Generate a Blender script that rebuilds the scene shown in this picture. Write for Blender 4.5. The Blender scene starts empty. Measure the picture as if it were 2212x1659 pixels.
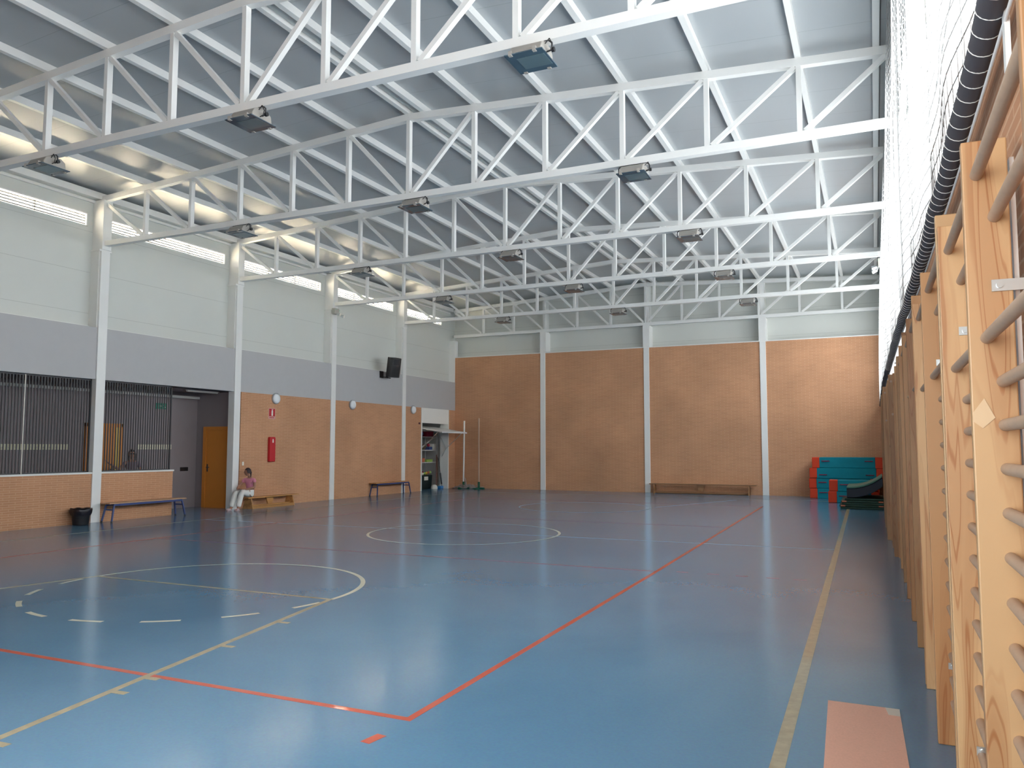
import bpy, bmesh, math, random
from mathutils import Vector, Matrix
from math import sin, cos, pi, radians as R
random.seed(7)
S = bpy.context.scene
COL = S.collection

# ------------------------------------------------------------------ camera, world, sun, exposure
cam_d = bpy.data.cameras.new('camera'); cam = bpy.data.objects.new('camera', cam_d); COL.objects.link(cam)
cam_d.sensor_width = 36; cam_d.lens = 36 * 1685.716 / 2212
cam_d.shift_x = -16.742 / 2212; cam_d.shift_y = 9.652 / 2212
cam_d.clip_start = 0.03; cam_d.clip_end = 300
YAW, PIT = 0.4266, 0.0752
fw = Vector((-sin(YAW) * cos(PIT), cos(YAW) * cos(PIT), sin(PIT))); rt = Vector((cos(YAW), sin(YAW), 0)); up = rt.cross(fw)
cam.matrix_world = Matrix(((rt.x, up.x, -fw.x, 0), (rt.y, up.y, -fw.y, 0), (rt.z, up.z, -fw.z, 1.6), (0, 0, 0, 1)))
S.camera = cam
W = bpy.data.worlds.new('sky'); S.world = W; W.use_nodes = True
bg = W.node_tree.nodes['Background']; bg.inputs[0].default_value = (0.93, 0.975, 1.0, 1); bg.inputs[1].default_value = 4.0
sd = bpy.data.lights.new('sun', 'SUN'); sd.energy = 135; sd.angle = R(0.6); sd.color = (1, .90, .72)
sun = bpy.data.objects.new('sun', sd); COL.objects.link(sun)
sun.rotation_euler = Vector((0.35, -0.45, -1.0)).to_track_quat('-Z', 'Y').to_euler(); sun.location = (-30, -20, 40)
def portal(name, x, y0, y1, z0, z1, sx):
    d = bpy.data.lights.new(name, 'AREA'); d.shape = 'RECTANGLE'; d.size = y1 - y0; d.size_y = z1 - z0
    o = bpy.data.objects.new(name, d); COL.objects.link(o); d.cycles.is_portal = True
    o.matrix_world = Matrix(((0, 0, -sx, x), (1, 0, 0, (y0 + y1) / 2), (0, 1, 0, (z0 + z1) / 2), (0, 0, 0, 1)))
    if sx < 0: o.matrix_world = Matrix(((0, 0, 1, x), (-1, 0, 0, (y0 + y1) / 2), (0, 1, 0, (z0 + z1) / 2), (0, 0, 0, 1)))
    return o
S.view_settings.view_transform = 'Standard'; S.view_settings.look = 'None'; S.view_settings.gamma = 1
S.view_settings.use_curve_mapping = False
S.view_settings.exposure = 1.30
S.cycles.max_bounces = 12; S.cycles.diffuse_bounces = 7; S.cycles.glossy_bounces = 4; S.cycles.transparent_max_bounces = 16
S.cycles.caustics_reflective = False; S.cycles.caustics_refractive = False
S.cycles.sample_clamp_indirect = 60
S.cycles.use_denoising = True; S.cycles.denoising_prefilter = 'ACCURATE'

# ------------------------------------------------------------------ dimensions of the hall
XL, XR_, XM = -15.311, 0.473, -7.419          # truss ends and ridge
XWL, XWM, XWR = -15.22, -15.50, 0.42          # left brick face, left metal cladding face, right wall face
YN, YF = -0.45, 27.25                         # near wall, far brick face
TY = [11.55 + 3.9855 * (k - 2) for k in range(7)]   # truss planes; index 1..6 in view
TY[6] = 27.33
ZL = 6.101; ZE = 6.985; ZR = 7.424; CH = 0.12
def zu(x): return ZE + (ZR - ZE) * (1 - abs(x - XM) / (XM - XL))
def zdeck(x): return zu(x) + CH + 0.12

# ------------------------------------------------------------------ materials
MATS = {}
def mat(name, col, rough=0.6, metal=0.0, spec=0.5, nscale=0, namt=0.0, bump=0.0, coat=0.0, **kw):
    if name in MATS: return MATS[name]
    m = bpy.data.materials.new(name); m.use_nodes = True; nt = m.node_tree; b = nt.nodes['Principled BSDF']
    b.inputs['Base Color'].default_value = (*col, 1); b.inputs['Roughness'].default_value = rough
    b.inputs['Metallic'].default_value = metal; b.inputs['Specular IOR Level'].default_value = spec
    b.inputs['Coat Weight'].default_value = coat
    for k, v in kw.items(): b.inputs[k.replace('_', ' ')].default_value = v
    if nscale:
        tc = nt.nodes.new('ShaderNodeTexCoord'); n = nt.nodes.new('ShaderNodeTexNoise'); n.inputs['Scale'].default_value = nscale
        n.inputs['Detail'].default_value = 5
        nt.links.new(tc.outputs['Object'], n.inputs['Vector'])
        if namt:
            mx = nt.nodes.new('ShaderNodeMix'); mx.data_type = 'RGBA'
            mx.inputs[6].default_value = (*[c * (1 - namt) for c in col], 1); mx.inputs[7].default_value = (*[min(1, c * (1 + namt)) for c in col], 1)
            nt.links.new(n.outputs['Fac'], mx.inputs[0]); nt.links.new(mx.outputs[2], b.inputs['Base Color'])
        if bump:
            bp = nt.nodes.new('ShaderNodeBump'); bp.inputs['Strength'].default_value = bump; bp.inputs['Distance'].default_value = 0.01
            nt.links.new(n.outputs['Fac'], bp.inputs['Height']); nt.links.new(bp.outputs[0], b.inputs['Normal'])
    MATS[name] = m; return m

def brick(name, axis, c1, c2, mo, row=0.045, width=0.24):
    m = bpy.data.materials.new(name); m.use_nodes = True; nt = m.node_tree; L = nt.links; b = nt.nodes['Principled BSDF']
    tc = nt.nodes.new('ShaderNodeTexCoord'); sp = nt.nodes.new('ShaderNodeSeparateXYZ'); cb = nt.nodes.new('ShaderNodeCombineXYZ')
    L.new(tc.outputs['Object'], sp.inputs[0]); L.new(sp.outputs['Y' if axis == 'x' else 'X'], cb.inputs[0]); L.new(sp.outputs['Z'], cb.inputs[1])
    br = nt.nodes.new('ShaderNodeTexBrick'); L.new(cb.outputs[0], br.inputs['Vector'])
    br.inputs['Scale'].default_value = 1; br.inputs['Brick Width'].default_value = width; br.inputs['Row Height'].default_value = row
    br.inputs['Mortar Size'].default_value = 0.006; br.inputs['Mortar Smooth'].default_value = 0.3; br.inputs['Bias'].default_value = -0.2
    br.inputs['Color1'].default_value = (*c1, 1); br.inputs['Color2'].default_value = (*c2, 1); br.inputs['Mortar'].default_value = (*mo, 1)
    n = nt.nodes.new('ShaderNodeTexNoise'); n.inputs['Scale'].default_value = 0.7; n.inputs['Detail'].default_value = 6; L.new(tc.outputs['Object'], n.inputs['Vector'])
    hs = nt.nodes.new('ShaderNodeHueSaturation'); mr = nt.nodes.new('ShaderNodeMapRange')
    mr.inputs[1].default_value = .3; mr.inputs[2].default_value = .7; mr.inputs[3].default_value = .88; mr.inputs[4].default_value = 1.1
    L.new(n.outputs['Fac'], mr.inputs[0]); L.new(mr.outputs[0], hs.inputs['Value']); L.new(br.outputs['Color'], hs.inputs['Color'])
    L.new(hs.outputs[0], b.inputs['Base Color']); b.inputs['Roughness'].default_value = .85
    bp = nt.nodes.new('ShaderNodeBump'); bp.inputs['Strength'].default_value = .35; bp.inputs['Distance'].default_value = .004; bp.invert = True
    L.new(br.outputs['Fac'], bp.inputs['Height']); L.new(bp.outputs[0], b.inputs['Normal'])
    return m
BC = ((0.55, 0.275, 0.145), (0.49, 0.24, 0.125), (0.63, 0.38, 0.23))
m_brx = brick('brick_side', 'x', *BC); m_bry = brick('brick_end', 'y', *BC)

def wood(name, light, dark, gscale=1.0, axis='z'):
    m = bpy.data.materials.new(name); m.use_nodes = True; nt = m.node_tree; L = nt.links; b = nt.nodes['Principled BSDF']
    tc = nt.nodes.new('ShaderNodeTexCoord'); oi = nt.nodes.new('ShaderNodeObjectInfo'); ad = nt.nodes.new('ShaderNodeVectorMath'); ad.operation = 'ADD'
    ml = nt.nodes.new('ShaderNodeMath'); ml.operation = 'MULTIPLY'; ml.inputs[1].default_value = 13.7; L.new(oi.outputs['Random'], ml.inputs[0])
    L.new(tc.outputs['Object'], ad.inputs[0]); L.new(ml.outputs[0], ad.inputs[1])
    mp = nt.nodes.new('ShaderNodeMapping'); L.new(ad.outputs[0], mp.inputs[0])
    s = {'z': (14, 14, .9), 'y': (14, .9, 14), 'x': (.9, 14, 14)}[axis]; mp.inputs['Scale'].default_value = [v * gscale for v in s]
    n1 = nt.nodes.new('ShaderNodeTexNoise'); n1.inputs['Scale'].default_value = .7; n1.inputs['Detail'].default_value = 1.5; n1.inputs['Distortion'].default_value = .5; L.new(mp.outputs[0], n1.inputs['Vector'])
    # contour lines of a stretched noise field give cathedral grain
    mu = nt.nodes.new('ShaderNodeMath'); mu.operation = 'MULTIPLY'; mu.inputs[1].default_value = 95; L.new(n1.outputs['Fac'], mu.inputs[0])
    sn = nt.nodes.new('ShaderNodeMath'); sn.operation = 'SINE'; L.new(mu.outputs[0], sn.inputs[0])
    n2 = nt.nodes.new('ShaderNodeTexNoise'); n2.inputs['Scale'].default_value = 6; n2.inputs['Detail'].default_value = 4; L.new(mp.outputs[0], n2.inputs['Vector'])
    # heartwood streak mask
    mr = nt.nodes.new('ShaderNodeMapRange'); mr.inputs[1].default_value = .46; mr.inputs[2].default_value = .58; L.new(n1.outputs['Fac'], mr.inputs[0])
    mx = nt.nodes.new('ShaderNodeMix'); mx.data_type = 'RGBA'; L.new(mr.outputs[0], mx.inputs[0])
    mid = [a * .55 + c * .45 for a, c in zip(light, dark)]
    mx.inputs[6].default_value = (*light, 1); mx.inputs[7].default_value = (*mid, 1)
    mg = nt.nodes.new('ShaderNodeMapRange'); mg.inputs[1].default_value = .45; mg.inputs[2].default_value = 1.0; mg.inputs[4].default_value = .85; L.new(sn.outputs[0], mg.inputs[0])
    mg2 = nt.nodes.new('ShaderNodeMath'); mg2.operation = 'MULTIPLY'; L.new(mg.outputs[0], mg2.inputs[0]); L.new(mr.outputs[0], mg2.inputs[1])
    mx2 = nt.nodes.new('ShaderNodeMix'); mx2.data_type = 'RGBA'; L.new(mg2.outputs[0], mx2.inputs[0]); L.new(mx.outputs[2], mx2.inputs[6]); mx2.inputs[7].default_value = (*dark, 1)
    # knots
    vo = nt.nodes.new('ShaderNodeTexVoronoi'); vo.inputs['Scale'].default_value = 2.3; vo.inputs['Randomness'].default_value = 1; L.new(ad.outputs[0], vo.inputs['Vector'])
    mk = nt.nodes.new('ShaderNodeMapRange'); mk.inputs[1].default_value = .03; mk.inputs[2].default_value = .075; mk.inputs[3].default_value = .8; mk.inputs[4].default_value = 0; L.new(vo.outputs['Distance'], mk.inputs[0])
    mx3 = nt.nodes.new('ShaderNodeMix'); mx3.data_type = 'RGBA'; L.new(mk.outputs[0], mx3.inputs[0]); L.new(mx2.outputs[2], mx3.inputs[6]); mx3.inputs[7].default_value = (*[c * .45 for c in dark], 1)
    hs = nt.nodes.new('ShaderNodeHueSaturation'); L.new(mx3.outputs[2], hs.inputs['Color'])
    mv = nt.nodes.new('ShaderNodeMapRange'); mv.inputs[3].default_value = .62; mv.inputs[4].default_value = 1.08; L.new(oi.outputs['Random'], mv.inputs[0]); L.new(mv.outputs[0], hs.inputs['Value'])
    L.new(hs.outputs[0], b.inputs['Base Color']); b.inputs['Roughness'].default_value = .42
    return m
m_pine = wood('pine', (0.71, 0.445, 0.22), (0.42, 0.165, 0.055))
m_pine_b = wood('varnished_bench_wood', (0.60, 0.30, 0.10), (0.30, 0.12, 0.04), axis='y')
m_pine_bx = wood('varnished_bench_wood_across', (0.40, 0.20, 0.085), (0.25, 0.10, 0.035), axis='x')
m_pine_amber = wood('amber_pine', (0.49, 0.26, 0.11), (0.34, 0.125, 0.04))
m_rung = mat('beech_rung', (0.42, 0.29, 0.20), .5, nscale=20, namt=.12)

m_white = mat('white_steel_paint', (0.79, 0.79, 0.77), .42, nscale=3, namt=.03)
m_whited = mat('white_trim', (0.78, 0.78, 0.75), .5)
m_band = mat('grey_plaster', (0.47, 0.465, 0.47), .8, nscale=6, namt=.03)
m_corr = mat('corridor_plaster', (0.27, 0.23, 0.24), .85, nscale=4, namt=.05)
m_black = mat('black_plastic', (0.012, 0.012, 0.014), .45)
m_dark = mat('dark_grey_metal', (0.045, 0.045, 0.05), .5)
m_bluem = mat('blue_metal', (0.035, 0.06, 0.19), .4)
m_red = mat('red_plastic', (0.50, 0.012, 0.02), .45)
m_signw = mat('sign_white', (0.8, 0.76, 0.68), .6)
m_green = mat('green_sign', (0.0, 0.20, 0.12), .5)
m_greenm = mat('green_metal', (0.0, 0.09, 0.045), .5)
m_chrome = mat('galvanised_steel', (0.62, 0.66, 0.66), .3, metal=.9)
m_orange = mat('orange_door', (0.66, 0.235, 0.035), .45, nscale=3, namt=.06)
m_yellow = mat('yellow_glass', (0.75, 0.55, 0.13), .25)
m_lampb = mat('floodlight_housing', (0.34, 0.32, 0.29), .5)
m_lampg = mat('floodlight_glass', (0.05, 0.085, 0.115), .08, spec=.8)
m_lampi = mat('floodlight_reflector', (0.17, 0.25, 0.28), .25, metal=.5)
m_tube = mat('dark_padded_tube', (0.08, 0.075, 0.085), .75)
m_thread = mat('white_cord', (0.82, 0.81, 0.78), .6)
m_netc = mat('net_cord', (0.34, 0.335, 0.33), .7)
m_card = mat('pink_hardboard', (0.74, 0.42, 0.31), .75, nscale=90, namt=.12)
m_tape = mat('pale_tape', (0.60, 0.43, 0.26), .35)
m_teal = mat('teal_vinyl', (0.0, 0.215, 0.285), .55, spec=.2, nscale=5, namt=.15)
m_redv = mat('red_vinyl', (0.62, 0.055, 0.02), .55, spec=.2, nscale=5, namt=.08)
m_handle = mat('crimson_webbing', (0.22, 0.01, 0.05), .7)
m_gvl = mat('pale_green_vinyl', (0.045, 0.15, 0.11), .5)
m_gvd = mat('dark_green_vinyl', (0.008, 0.045, 0.028), .6)
m_navy = mat('navy_vinyl', (0.008, 0.015, 0.03), .6)
m_skin = mat('skin', (0.36, 0.17, 0.11), .55)
m_pink = mat('pink_cotton', (0.62, 0.22, 0.30), .85, nscale=9, namt=.08)
m_wcot = mat('white_cotton', (0.72, 0.71, 0.68), .85, nscale=9, namt=.05)
m_gcot = mat('mauve_cotton', (0.20, 0.15, 0.19), .85)
m_hair = mat('dark_hair', (0.018, 0.008, 0.012), .45)
m_steelw = mat('shelf_enamel', (0.68, 0.70, 0.70), .5)
m_storew = mat('store_wall_paint', (0.84, 0.82, 0.79), .8)
m_roofg = mat('sunlit_roof_gravel', (0.74, 0.68, 0.57), .9, nscale=40, namt=.2)
m_redline = mat('red_court_paint', (0.50, 0.075, 0.035), .35, nscale=8, namt=.12, coat=.5)
m_yelline = mat('worn_yellow_court_paint', (0.36, 0.30, 0.18), .35, nscale=14, namt=.4, coat=.5)
m_whline = mat('cream_court_paint', (0.66, 0.66, 0.52), .3, nscale=8, namt=.10, coat=.5)
m_bag = mat('black_bin_liner', (0.010, 0.008, 0.013), .35, nscale=30, bump=.5)

def clad(name, col, axis, pitch, rough=.5, depth=.02):
    # smooth sheet cladding with thin horizontal joints
    m = bpy.data.materials.new(name); m.use_nodes = True; nt = m.node_tree; L = nt.links; b = nt.nodes['Principled BSDF']
    tc = nt.nodes.new('ShaderNodeTexCoord'); sp = nt.nodes.new('ShaderNodeSeparateXYZ'); L.new(tc.outputs['Object'], sp.inputs[0])
    dv = nt.nodes.new('ShaderNodeMath'); dv.operation = 'DIVIDE'; dv.inputs[1].default_value = pitch; L.new(sp.outputs[axis], dv.inputs[0])
    fr = nt.nodes.new('ShaderNodeMath'); fr.operation = 'FRACT'; L.new(dv.outputs[0], fr.inputs[0])
    lt = nt.nodes.new('ShaderNodeMath'); lt.operation = 'LESS_THAN'; lt.inputs[1].default_value = .006 / pitch; L.new(fr.outputs[0], lt.inputs[0])
    n = nt.nodes.new('ShaderNodeTexNoise'); n.inputs['Scale'].default_value = .8; L.new(tc.outputs['Object'], n.inputs['Vector'])
    mx = nt.nodes.new('ShaderNodeMix'); mx.data_type = 'RGBA'; mx.inputs[6].default_value = (*[c * .96 for c in col], 1); mx.inputs[7].default_value = (*[min(1, c * 1.04) for c in col], 1); L.new(n.outputs['Fac'], mx.inputs[0])
    m2 = nt.nodes.new('ShaderNodeMix'); m2.data_type = 'RGBA'; m2.inputs[7].default_value = (*[c * .62 for c in col], 1); L.new(lt.outputs[0], m2.inputs[0]); L.new(mx.outputs[2], m2.inputs[6])
    L.new(m2.outputs[2], b.inputs['Base Color']); b.inputs['Roughness'].default_value = rough
    bp = nt.nodes.new('ShaderNodeBump'); bp.inputs['Strength'].default_value = .12; bp.inputs['Distance'].default_value = depth
    n3 = nt.nodes.new('ShaderNodeTexNoise'); n3.inputs['Scale'].default_value = 1.2; L.new(tc.outputs['Object'], n3.inputs['Vector']); L.new(n3.outputs['Fac'], bp.inputs['Height']); L.new(bp.outputs[0], b.inputs['Normal'])
    return m
m_clad = clad('pale_sheet_cladding', (0.62, 0.635, 0.60), 'Z', 0.9)
m_ceil = clad('grey_roof_deck', (0.41, 0.435, 0.45), 'Y', 1.0, rough=.3)

def floor_mat():
    m = bpy.data.materials.new('blue_floor_paint'); m.use_nodes = True; nt = m.node_tree; L = nt.links; b = nt.nodes['Principled BSDF']
    tc = nt.nodes.new('ShaderNodeTexCoord')
    def noise(sc, det=4, dist=0, src=None):
        n = nt.nodes.new('ShaderNodeTexNoise'); n.inputs['Scale'].default_value = sc; n.inputs['Detail'].default_value = det; n.inputs['Distortion'].default_value = dist
        L.new(src or tc.outputs['Object'], n.inputs['Vector']); return n
    n1 = noise(.35, 6, .5); n2 = noise(60, 3)
    cr = nt.nodes.new('ShaderNodeValToRGB'); L.new(n1.outputs['Fac'], cr.inputs[0])
    cr.color_ramp.elements[0].position = .3; cr.color_ramp.elements[0].color = (0.078, 0.205, 0.345, 1)
    cr.color_ramp.elements[1].position = .72; cr.color_ramp.elements[1].color = (0.118, 0.265, 0.405, 1)
    mx = nt.nodes.new('ShaderNodeMix'); mx.data_type = 'RGBA'; mx.blend_type = 'MULTIPLY'; mx.inputs[0].default_value = .25; L.new(cr.outputs[0], mx.inputs[6])
    L.new(n2.outputs['Color'], mx.inputs[7]); L.new(mx.outputs[2], b.inputs['Base Color'])
    mr = nt.nodes.new('ShaderNodeMapRange'); n4 = noise(.9, 5, 1.0); L.new(n4.outputs['Fac'], mr.inputs[0]); mr.inputs[1].default_value = .35; mr.inputs[2].default_value = .7
    mr.inputs[3].default_value = .15; mr.inputs[4].default_value = .26; b.inputs['Roughness'].default_value = .17
    b.inputs['Specular IOR Level'].default_value = .58
    bp = nt.nodes.new('ShaderNodeBump'); bp.inputs['Strength'].default_value = .10; bp.inputs['Distance'].default_value = .006
    n3 = noise(2.6, 2, .3); L.new(n3.outputs['Fac'], bp.inputs['Height'])
    bp2 = nt.nodes.new('ShaderNodeBump'); bp2.inputs['Strength'].default_value = .05; bp2.inputs['Distance'].default_value = .004
    L.new(bp.outputs[0], b.inputs['Normal']); nt.nodes.remove(bp2)
    return m
m_floor = floor_mat()

def pane_mat(name, tr, tl, tint=(1, 1, 1)):
    m = bpy.data.materials.new(name); m.use_nodes = True; nt = m.node_tree; L = nt.links; nt.nodes.remove(nt.nodes['Principled BSDF'])
    t = nt.nodes.new('ShaderNodeBsdfTransparent'); t.inputs[0].default_value = (*tint, 1)
    d = nt.nodes.new('ShaderNodeBsdfTranslucent'); d.inputs[0].default_value = (.9, .92, .93, 1); g = nt.nodes.new('ShaderNodeBsdfGlossy'); g.inputs[1].default_value = .08
    a = nt.nodes.new('ShaderNodeMixShader'); a.inputs[0].default_value = tl; L.new(t.outputs[0], a.inputs[1]); L.new(d.outputs[0], a.inputs[2])
    c = nt.nodes.new('ShaderNodeMixShader'); c.inputs[0].default_value = .06; L.new(a.outputs[0], c.inputs[1]); L.new(g.outputs[0], c.inputs[2])
    L.new(c.outputs[0], nt.nodes['Material Output'].inputs[0]); return m
m_pane = pane_mat('milky_glazing', .8, .18)

# ------------------------------------------------------------------ mesh helpers
class MB:
    def __init__(s): s.v = []; s.f = []; s.m = []; s.mi = 0; s.sm = []; s.smooth = False
    def add(s, vs, fs):
        o = len(s.v); s.v += [tuple(v) for v in vs]
        for f in fs: s.f.append([i + o for i in f]); s.m.append(s.mi); s.sm.append(s.smooth)
    def box(s, x0, x1, y0, y1, z0, z1, M=None):
        vs = [Vector((x, y, z)) for x in (x0, x1) for y in (y0, y1) for z in (z0, z1)]
        if M: vs = [M @ v for v in vs]
        s.add(vs, [(0, 1, 3, 2), (4, 6, 7, 5), (0, 4, 5, 1), (2, 3, 7, 6), (0, 2, 6, 4), (1, 5, 7, 3)]); return s
    def bar(s, a, b, w, h, ref=(0, 1, 0)):
        # rectangular bar from a to b: h along ref, w across
        a, b = Vector(a), Vector(b); d = (b - a).normalized(); r = Vector(ref); r = (r - d * r.dot(d)).normalized(); q = d.cross(r)
        vs = [p + q * (i * w / 2) + r * (j * h / 2) for p in (a, b) for i, j in ((-1, -1), (1, -1), (1, 1), (-1, 1))]
        s.add(vs, [(3, 2, 1, 0), (4, 5, 6, 7), (0, 1, 5, 4), (1, 2, 6, 5), (2, 3, 7, 6), (3, 0, 4, 7)]); return s
    def cyl(s, a, b, r, n=12, r2=None, caps=True):
        a, b = Vector(a), Vector(b); d = (b - a).normalized(); x = d.orthogonal().normalized(); y = d.cross(x); r2 = r if r2 is None else r2
        vs = [p + (x * cos(2 * pi * i / n) + y * sin(2 * pi * i / n)) * q for p, q in ((a, r), (b, r2)) for i in range(n)]
        sm = s.smooth; s.smooth = True
        s.add(vs, [(i, (i + 1) % n, (i + 1) % n + n, i + n) for i in range(n)]); s.smooth = False
        if caps: s.add(vs, [tuple(range(n))[::-1], tuple(range(n, 2 * n))])
        s.smooth = sm; return s
    def tube(s, pts, r, n=8):
        for a, b in zip(pts, pts[1:]): s.cyl(a, b, r, n)
        return s
    def lathe(s, c, prof, n=24, axis='z'):
        c = Vector(c); vs = []
        for (r, h) in prof:
            for i in range(n):
                a = 2 * pi * i / n
                p = (r * cos(a), r * sin(a), h) if axis == 'z' else (h, r * cos(a), r * sin(a))
                vs.append(c + Vector(p))
        sm = s.smooth; s.smooth = True
        s.add(vs, [(j * n + i, j * n + (i + 1) % n, (j + 1) * n + (i + 1) % n, (j + 1) * n + i) for j in range(len(prof) - 1) for i in range(n)])
        s.smooth = sm; return s
    def prism(s, prof, axis, a, b):
        # prof 2D polygon extruded along axis from a to b
        def P(u, w, t): return {'x': (t, u, w), 'y': (u, t, w), 'z': (u, w, t)}[axis]
        n = len(prof); vs = [P(u, w, a) for u, w in prof] + [P(u, w, b) for u, w in prof]
        s.add(vs, [tuple(range(n))[::-1], tuple(range(n, 2 * n))] + [(i, (i + 1) % n, (i + 1) % n + n, i + n) for i in range(n)]); return s
    def sphere(s, c, rx, ry=None, rz=None, n=14, m=9, M=None):
        ry = rx if ry is None else ry; rz = rx if rz is None else rz; vs = []
        for j in range(m + 1):
            t = pi * j / m
            for i in range(n):
                v = Vector((rx * sin(t) * cos(2 * pi * i / n), ry * sin(t) * sin(2 * pi * i / n), rz * cos(t)))
                if M: v = M @ v
                vs.append(Vector(c) + v)
        sm = s.smooth; s.smooth = True
        s.add(vs, [(j * n + i, (j + 1) * n + i, (j + 1) * n + (i + 1) % n, j * n + (i + 1) % n) for j in range(m) for i in range(n)]); s.smooth = sm; return s
    def build(s, name, m, parent=None, origin=None, bevel=0, recalc=True):
        me = bpy.data.meshes.new(name)
        o = bpy.data.objects.new(name, me); COL.objects.link(o)
        off = Vector(origin) if origin else Vector((0, 0, 0))
        if parent is not None and origin is None: off = parent_world(parent)
        me.from_pydata([tuple(Vector(v) - off) for v in s.v], [], s.f)
        for mm in (m if isinstance(m, (list, tuple)) else [m]): me.materials.append(mm)
        me.polygons.foreach_set('material_index', s.m); me.polygons.foreach_set('use_smooth', s.sm)
        if recalc:
            bm = bmesh.new(); bm.from_mesh(me); bmesh.ops.recalc_face_normals(bm, faces=bm.faces); bm.to_mesh(me); bm.free()
        me.update()
        if parent is not None:
            o.parent = parent; o.location = off - parent_world(parent)
        else: o.location = off
        if bevel:
            b = o.modifiers.new('bevel', 'BEVEL'); b.width = bevel; b.segments = 2; b.limit_method = 'ANGLE'
        return o
def parent_world(o):
    p = Vector((0, 0, 0))
    while o is not None: p += Vector(o.location); o = o.parent
    return p
def thing(name, label, cat, loc=(0, 0, 0), group=None):
    o = bpy.data.objects.new(name, None); COL.objects.link(o); o.location = loc; o.empty_display_size = .1
    o['label'] = label; o['category'] = cat
    if group: o['group'] = group
    return o
def tag(o, label, cat, group=None):
    o['label'] = label; o['category'] = cat
    if group: o['group'] = group
    return o
def struct(o): o['kind'] = 'structure'; return o
def B(*a): return MB().box(*a)
def dup(root, loc, label=None):
    r = root.copy(); COL.objects.link(r); r.location = loc
    if label: r['label'] = label
    for ch in list(root.children):
        c = ch.copy(); COL.objects.link(c); c.parent = r
        for g in ch.children:
            d = g.copy(); COL.objects.link(d); d.parent = c
    return r
ORD = ['first', 'second', 'third', 'fourth', 'fifth', 'sixth', 'seventh', 'eighth', 'ninth', 'tenth', 'eleventh', 'twelfth', 'thirteenth', 'fourteenth']

# ------------------------------------------------------------------ the shell
floor = struct(B(-17.2, 0.9, YN - .2, YF + .9, -.12, 0).build('floor', m_floor))
# painted court lines (thin paint on the floor)
def line(mb, a, b, w=.05, z=.0015):
    a, b = Vector((*a, 0)), Vector((*b, 0)); d = (b - a).normalized(); q = Vector((-d.y, d.x, 0)) * w / 2
    mb.add([(p.x, p.y, zz) for p in (a - q, b - q, b + q, a + q) for zz in (0.0002, z)],
           [(0, 2, 4, 6), (7, 5, 3, 1), (0, 1, 3, 2), (2, 3, 5, 4), (4, 5, 7, 6), (6, 7, 1, 0)])
def arc(mb, c, r, a0, a1, w=.05, n=64, z=.0015):
    vs = []; k = n + 1
    for i in range(k):
        a = a0 + (a1 - a0) * i / n
        for rr in (r - w / 2, r + w / 2): vs.append((c[0] + rr * cos(a), c[1] + rr * sin(a), z))
    mb.add(vs, [(2 * i, 2 * i + 1, 2 * i + 3, 2 * i + 2) for i in range(n)])
red = MB()
line(red, (-11.6, 4.06), (-2.53, 4.04)); line(red, (-2.555, 4.02), (-2.62, 9.7), z=.0017); line(red, (-2.62, 9.7), (-2.83, 22.1)); line(red, (-11.6, 4.06), (-11.6, 22.1)); line(red, (-11.6, 22.1), (-2.8, 22.1))
red.build('volleyball_boundary_lines', m_redline, floor)
red = MB(); line(red, (-11.6, 10.03), (-2.62, 10.05), .035); line(red, (-11.6, 16.06), (-2.72, 16.06), .035)
for xx in (-2.382, -1.993, -1.639, -1.27, -0.954): line(red, (xx, 10.12), (xx + .15, 10.13), .035)
red.build('attack_lines', mat('thin_red_court_paint', (0.42, 0.08, 0.07), .35, coat=.5), floor)
red = MB(); line(red, (-2.575, 3.63), (-2.555, 3.765), .065); red.build('service_mark', m_redline, floor)
yl = MB()
line(yl, (-0.45, -.3), (-0.55, 9.0), .075); line(yl, (-0.55, 9.0), (-0.70, 22.8), .075); line(yl, (-0.70, 22.8), (-0.72, 25.1), .07)
line(yl, (-13.6, 1.0), (-0.47, 1.0)); line(yl, (-13.6, 25.1), (-.72, 25.1)); line(yl, (-13.6, 1.0), (-13.6, 25.1))
line(yl, (-8.86, 6.80), (-5.29, 6.80), .045); line(yl, (-5.29, 6.82), (-4.06, 1.0), .055, .0019); line(yl, (-8.86, 6.82), (-10.1, 1.0), .055, .0019)
for px_, py_ in ((-5.00, 5.73), (-4.82, 4.87), (-4.64, 3.99), (-4.57, 3.68), (-4.38, 2.79)): line(yl, (px_ - .06, py_), (px_ + .08, py_ + .01), .05, .0021)
yl.build('basketball_lane_and_side_lines', m_yelline, floor)
wh = MB(); CX = -7.06
arc(wh, (CX, 13.03), 1.78, 0, 2 * pi, .05, 96)
arc(wh, (CX, 6.78), 1.79, 0, pi, .055, 64)
for k in range(8):
    a0 = pi + pi * (k + .28) / 8; arc(wh, (CX, 6.78), 1.79, a0, a0 + pi * .5 / 8, .055, 6)
wh.build('circles_and_centre_line', m_whline, floor)
wh = MB(); arc(wh, (CX - .1, 19.95), 1.75, 0, 2 * pi, .04, 64); line(wh, (-5.4, 20.6), (-3.9, 24.5), .04, .0013); line(wh, (-13.6, 13.03), (-.6, 13.30), .03, .0013)
wh.build('far_circle', mat('faint_cream_court_paint', (0.33, 0.37, 0.38), .3), floor)

ZB1, ZB2, ZBR = 3.06, 4.18, 5.165
YC = [t for t in TY]       # column planes
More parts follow.
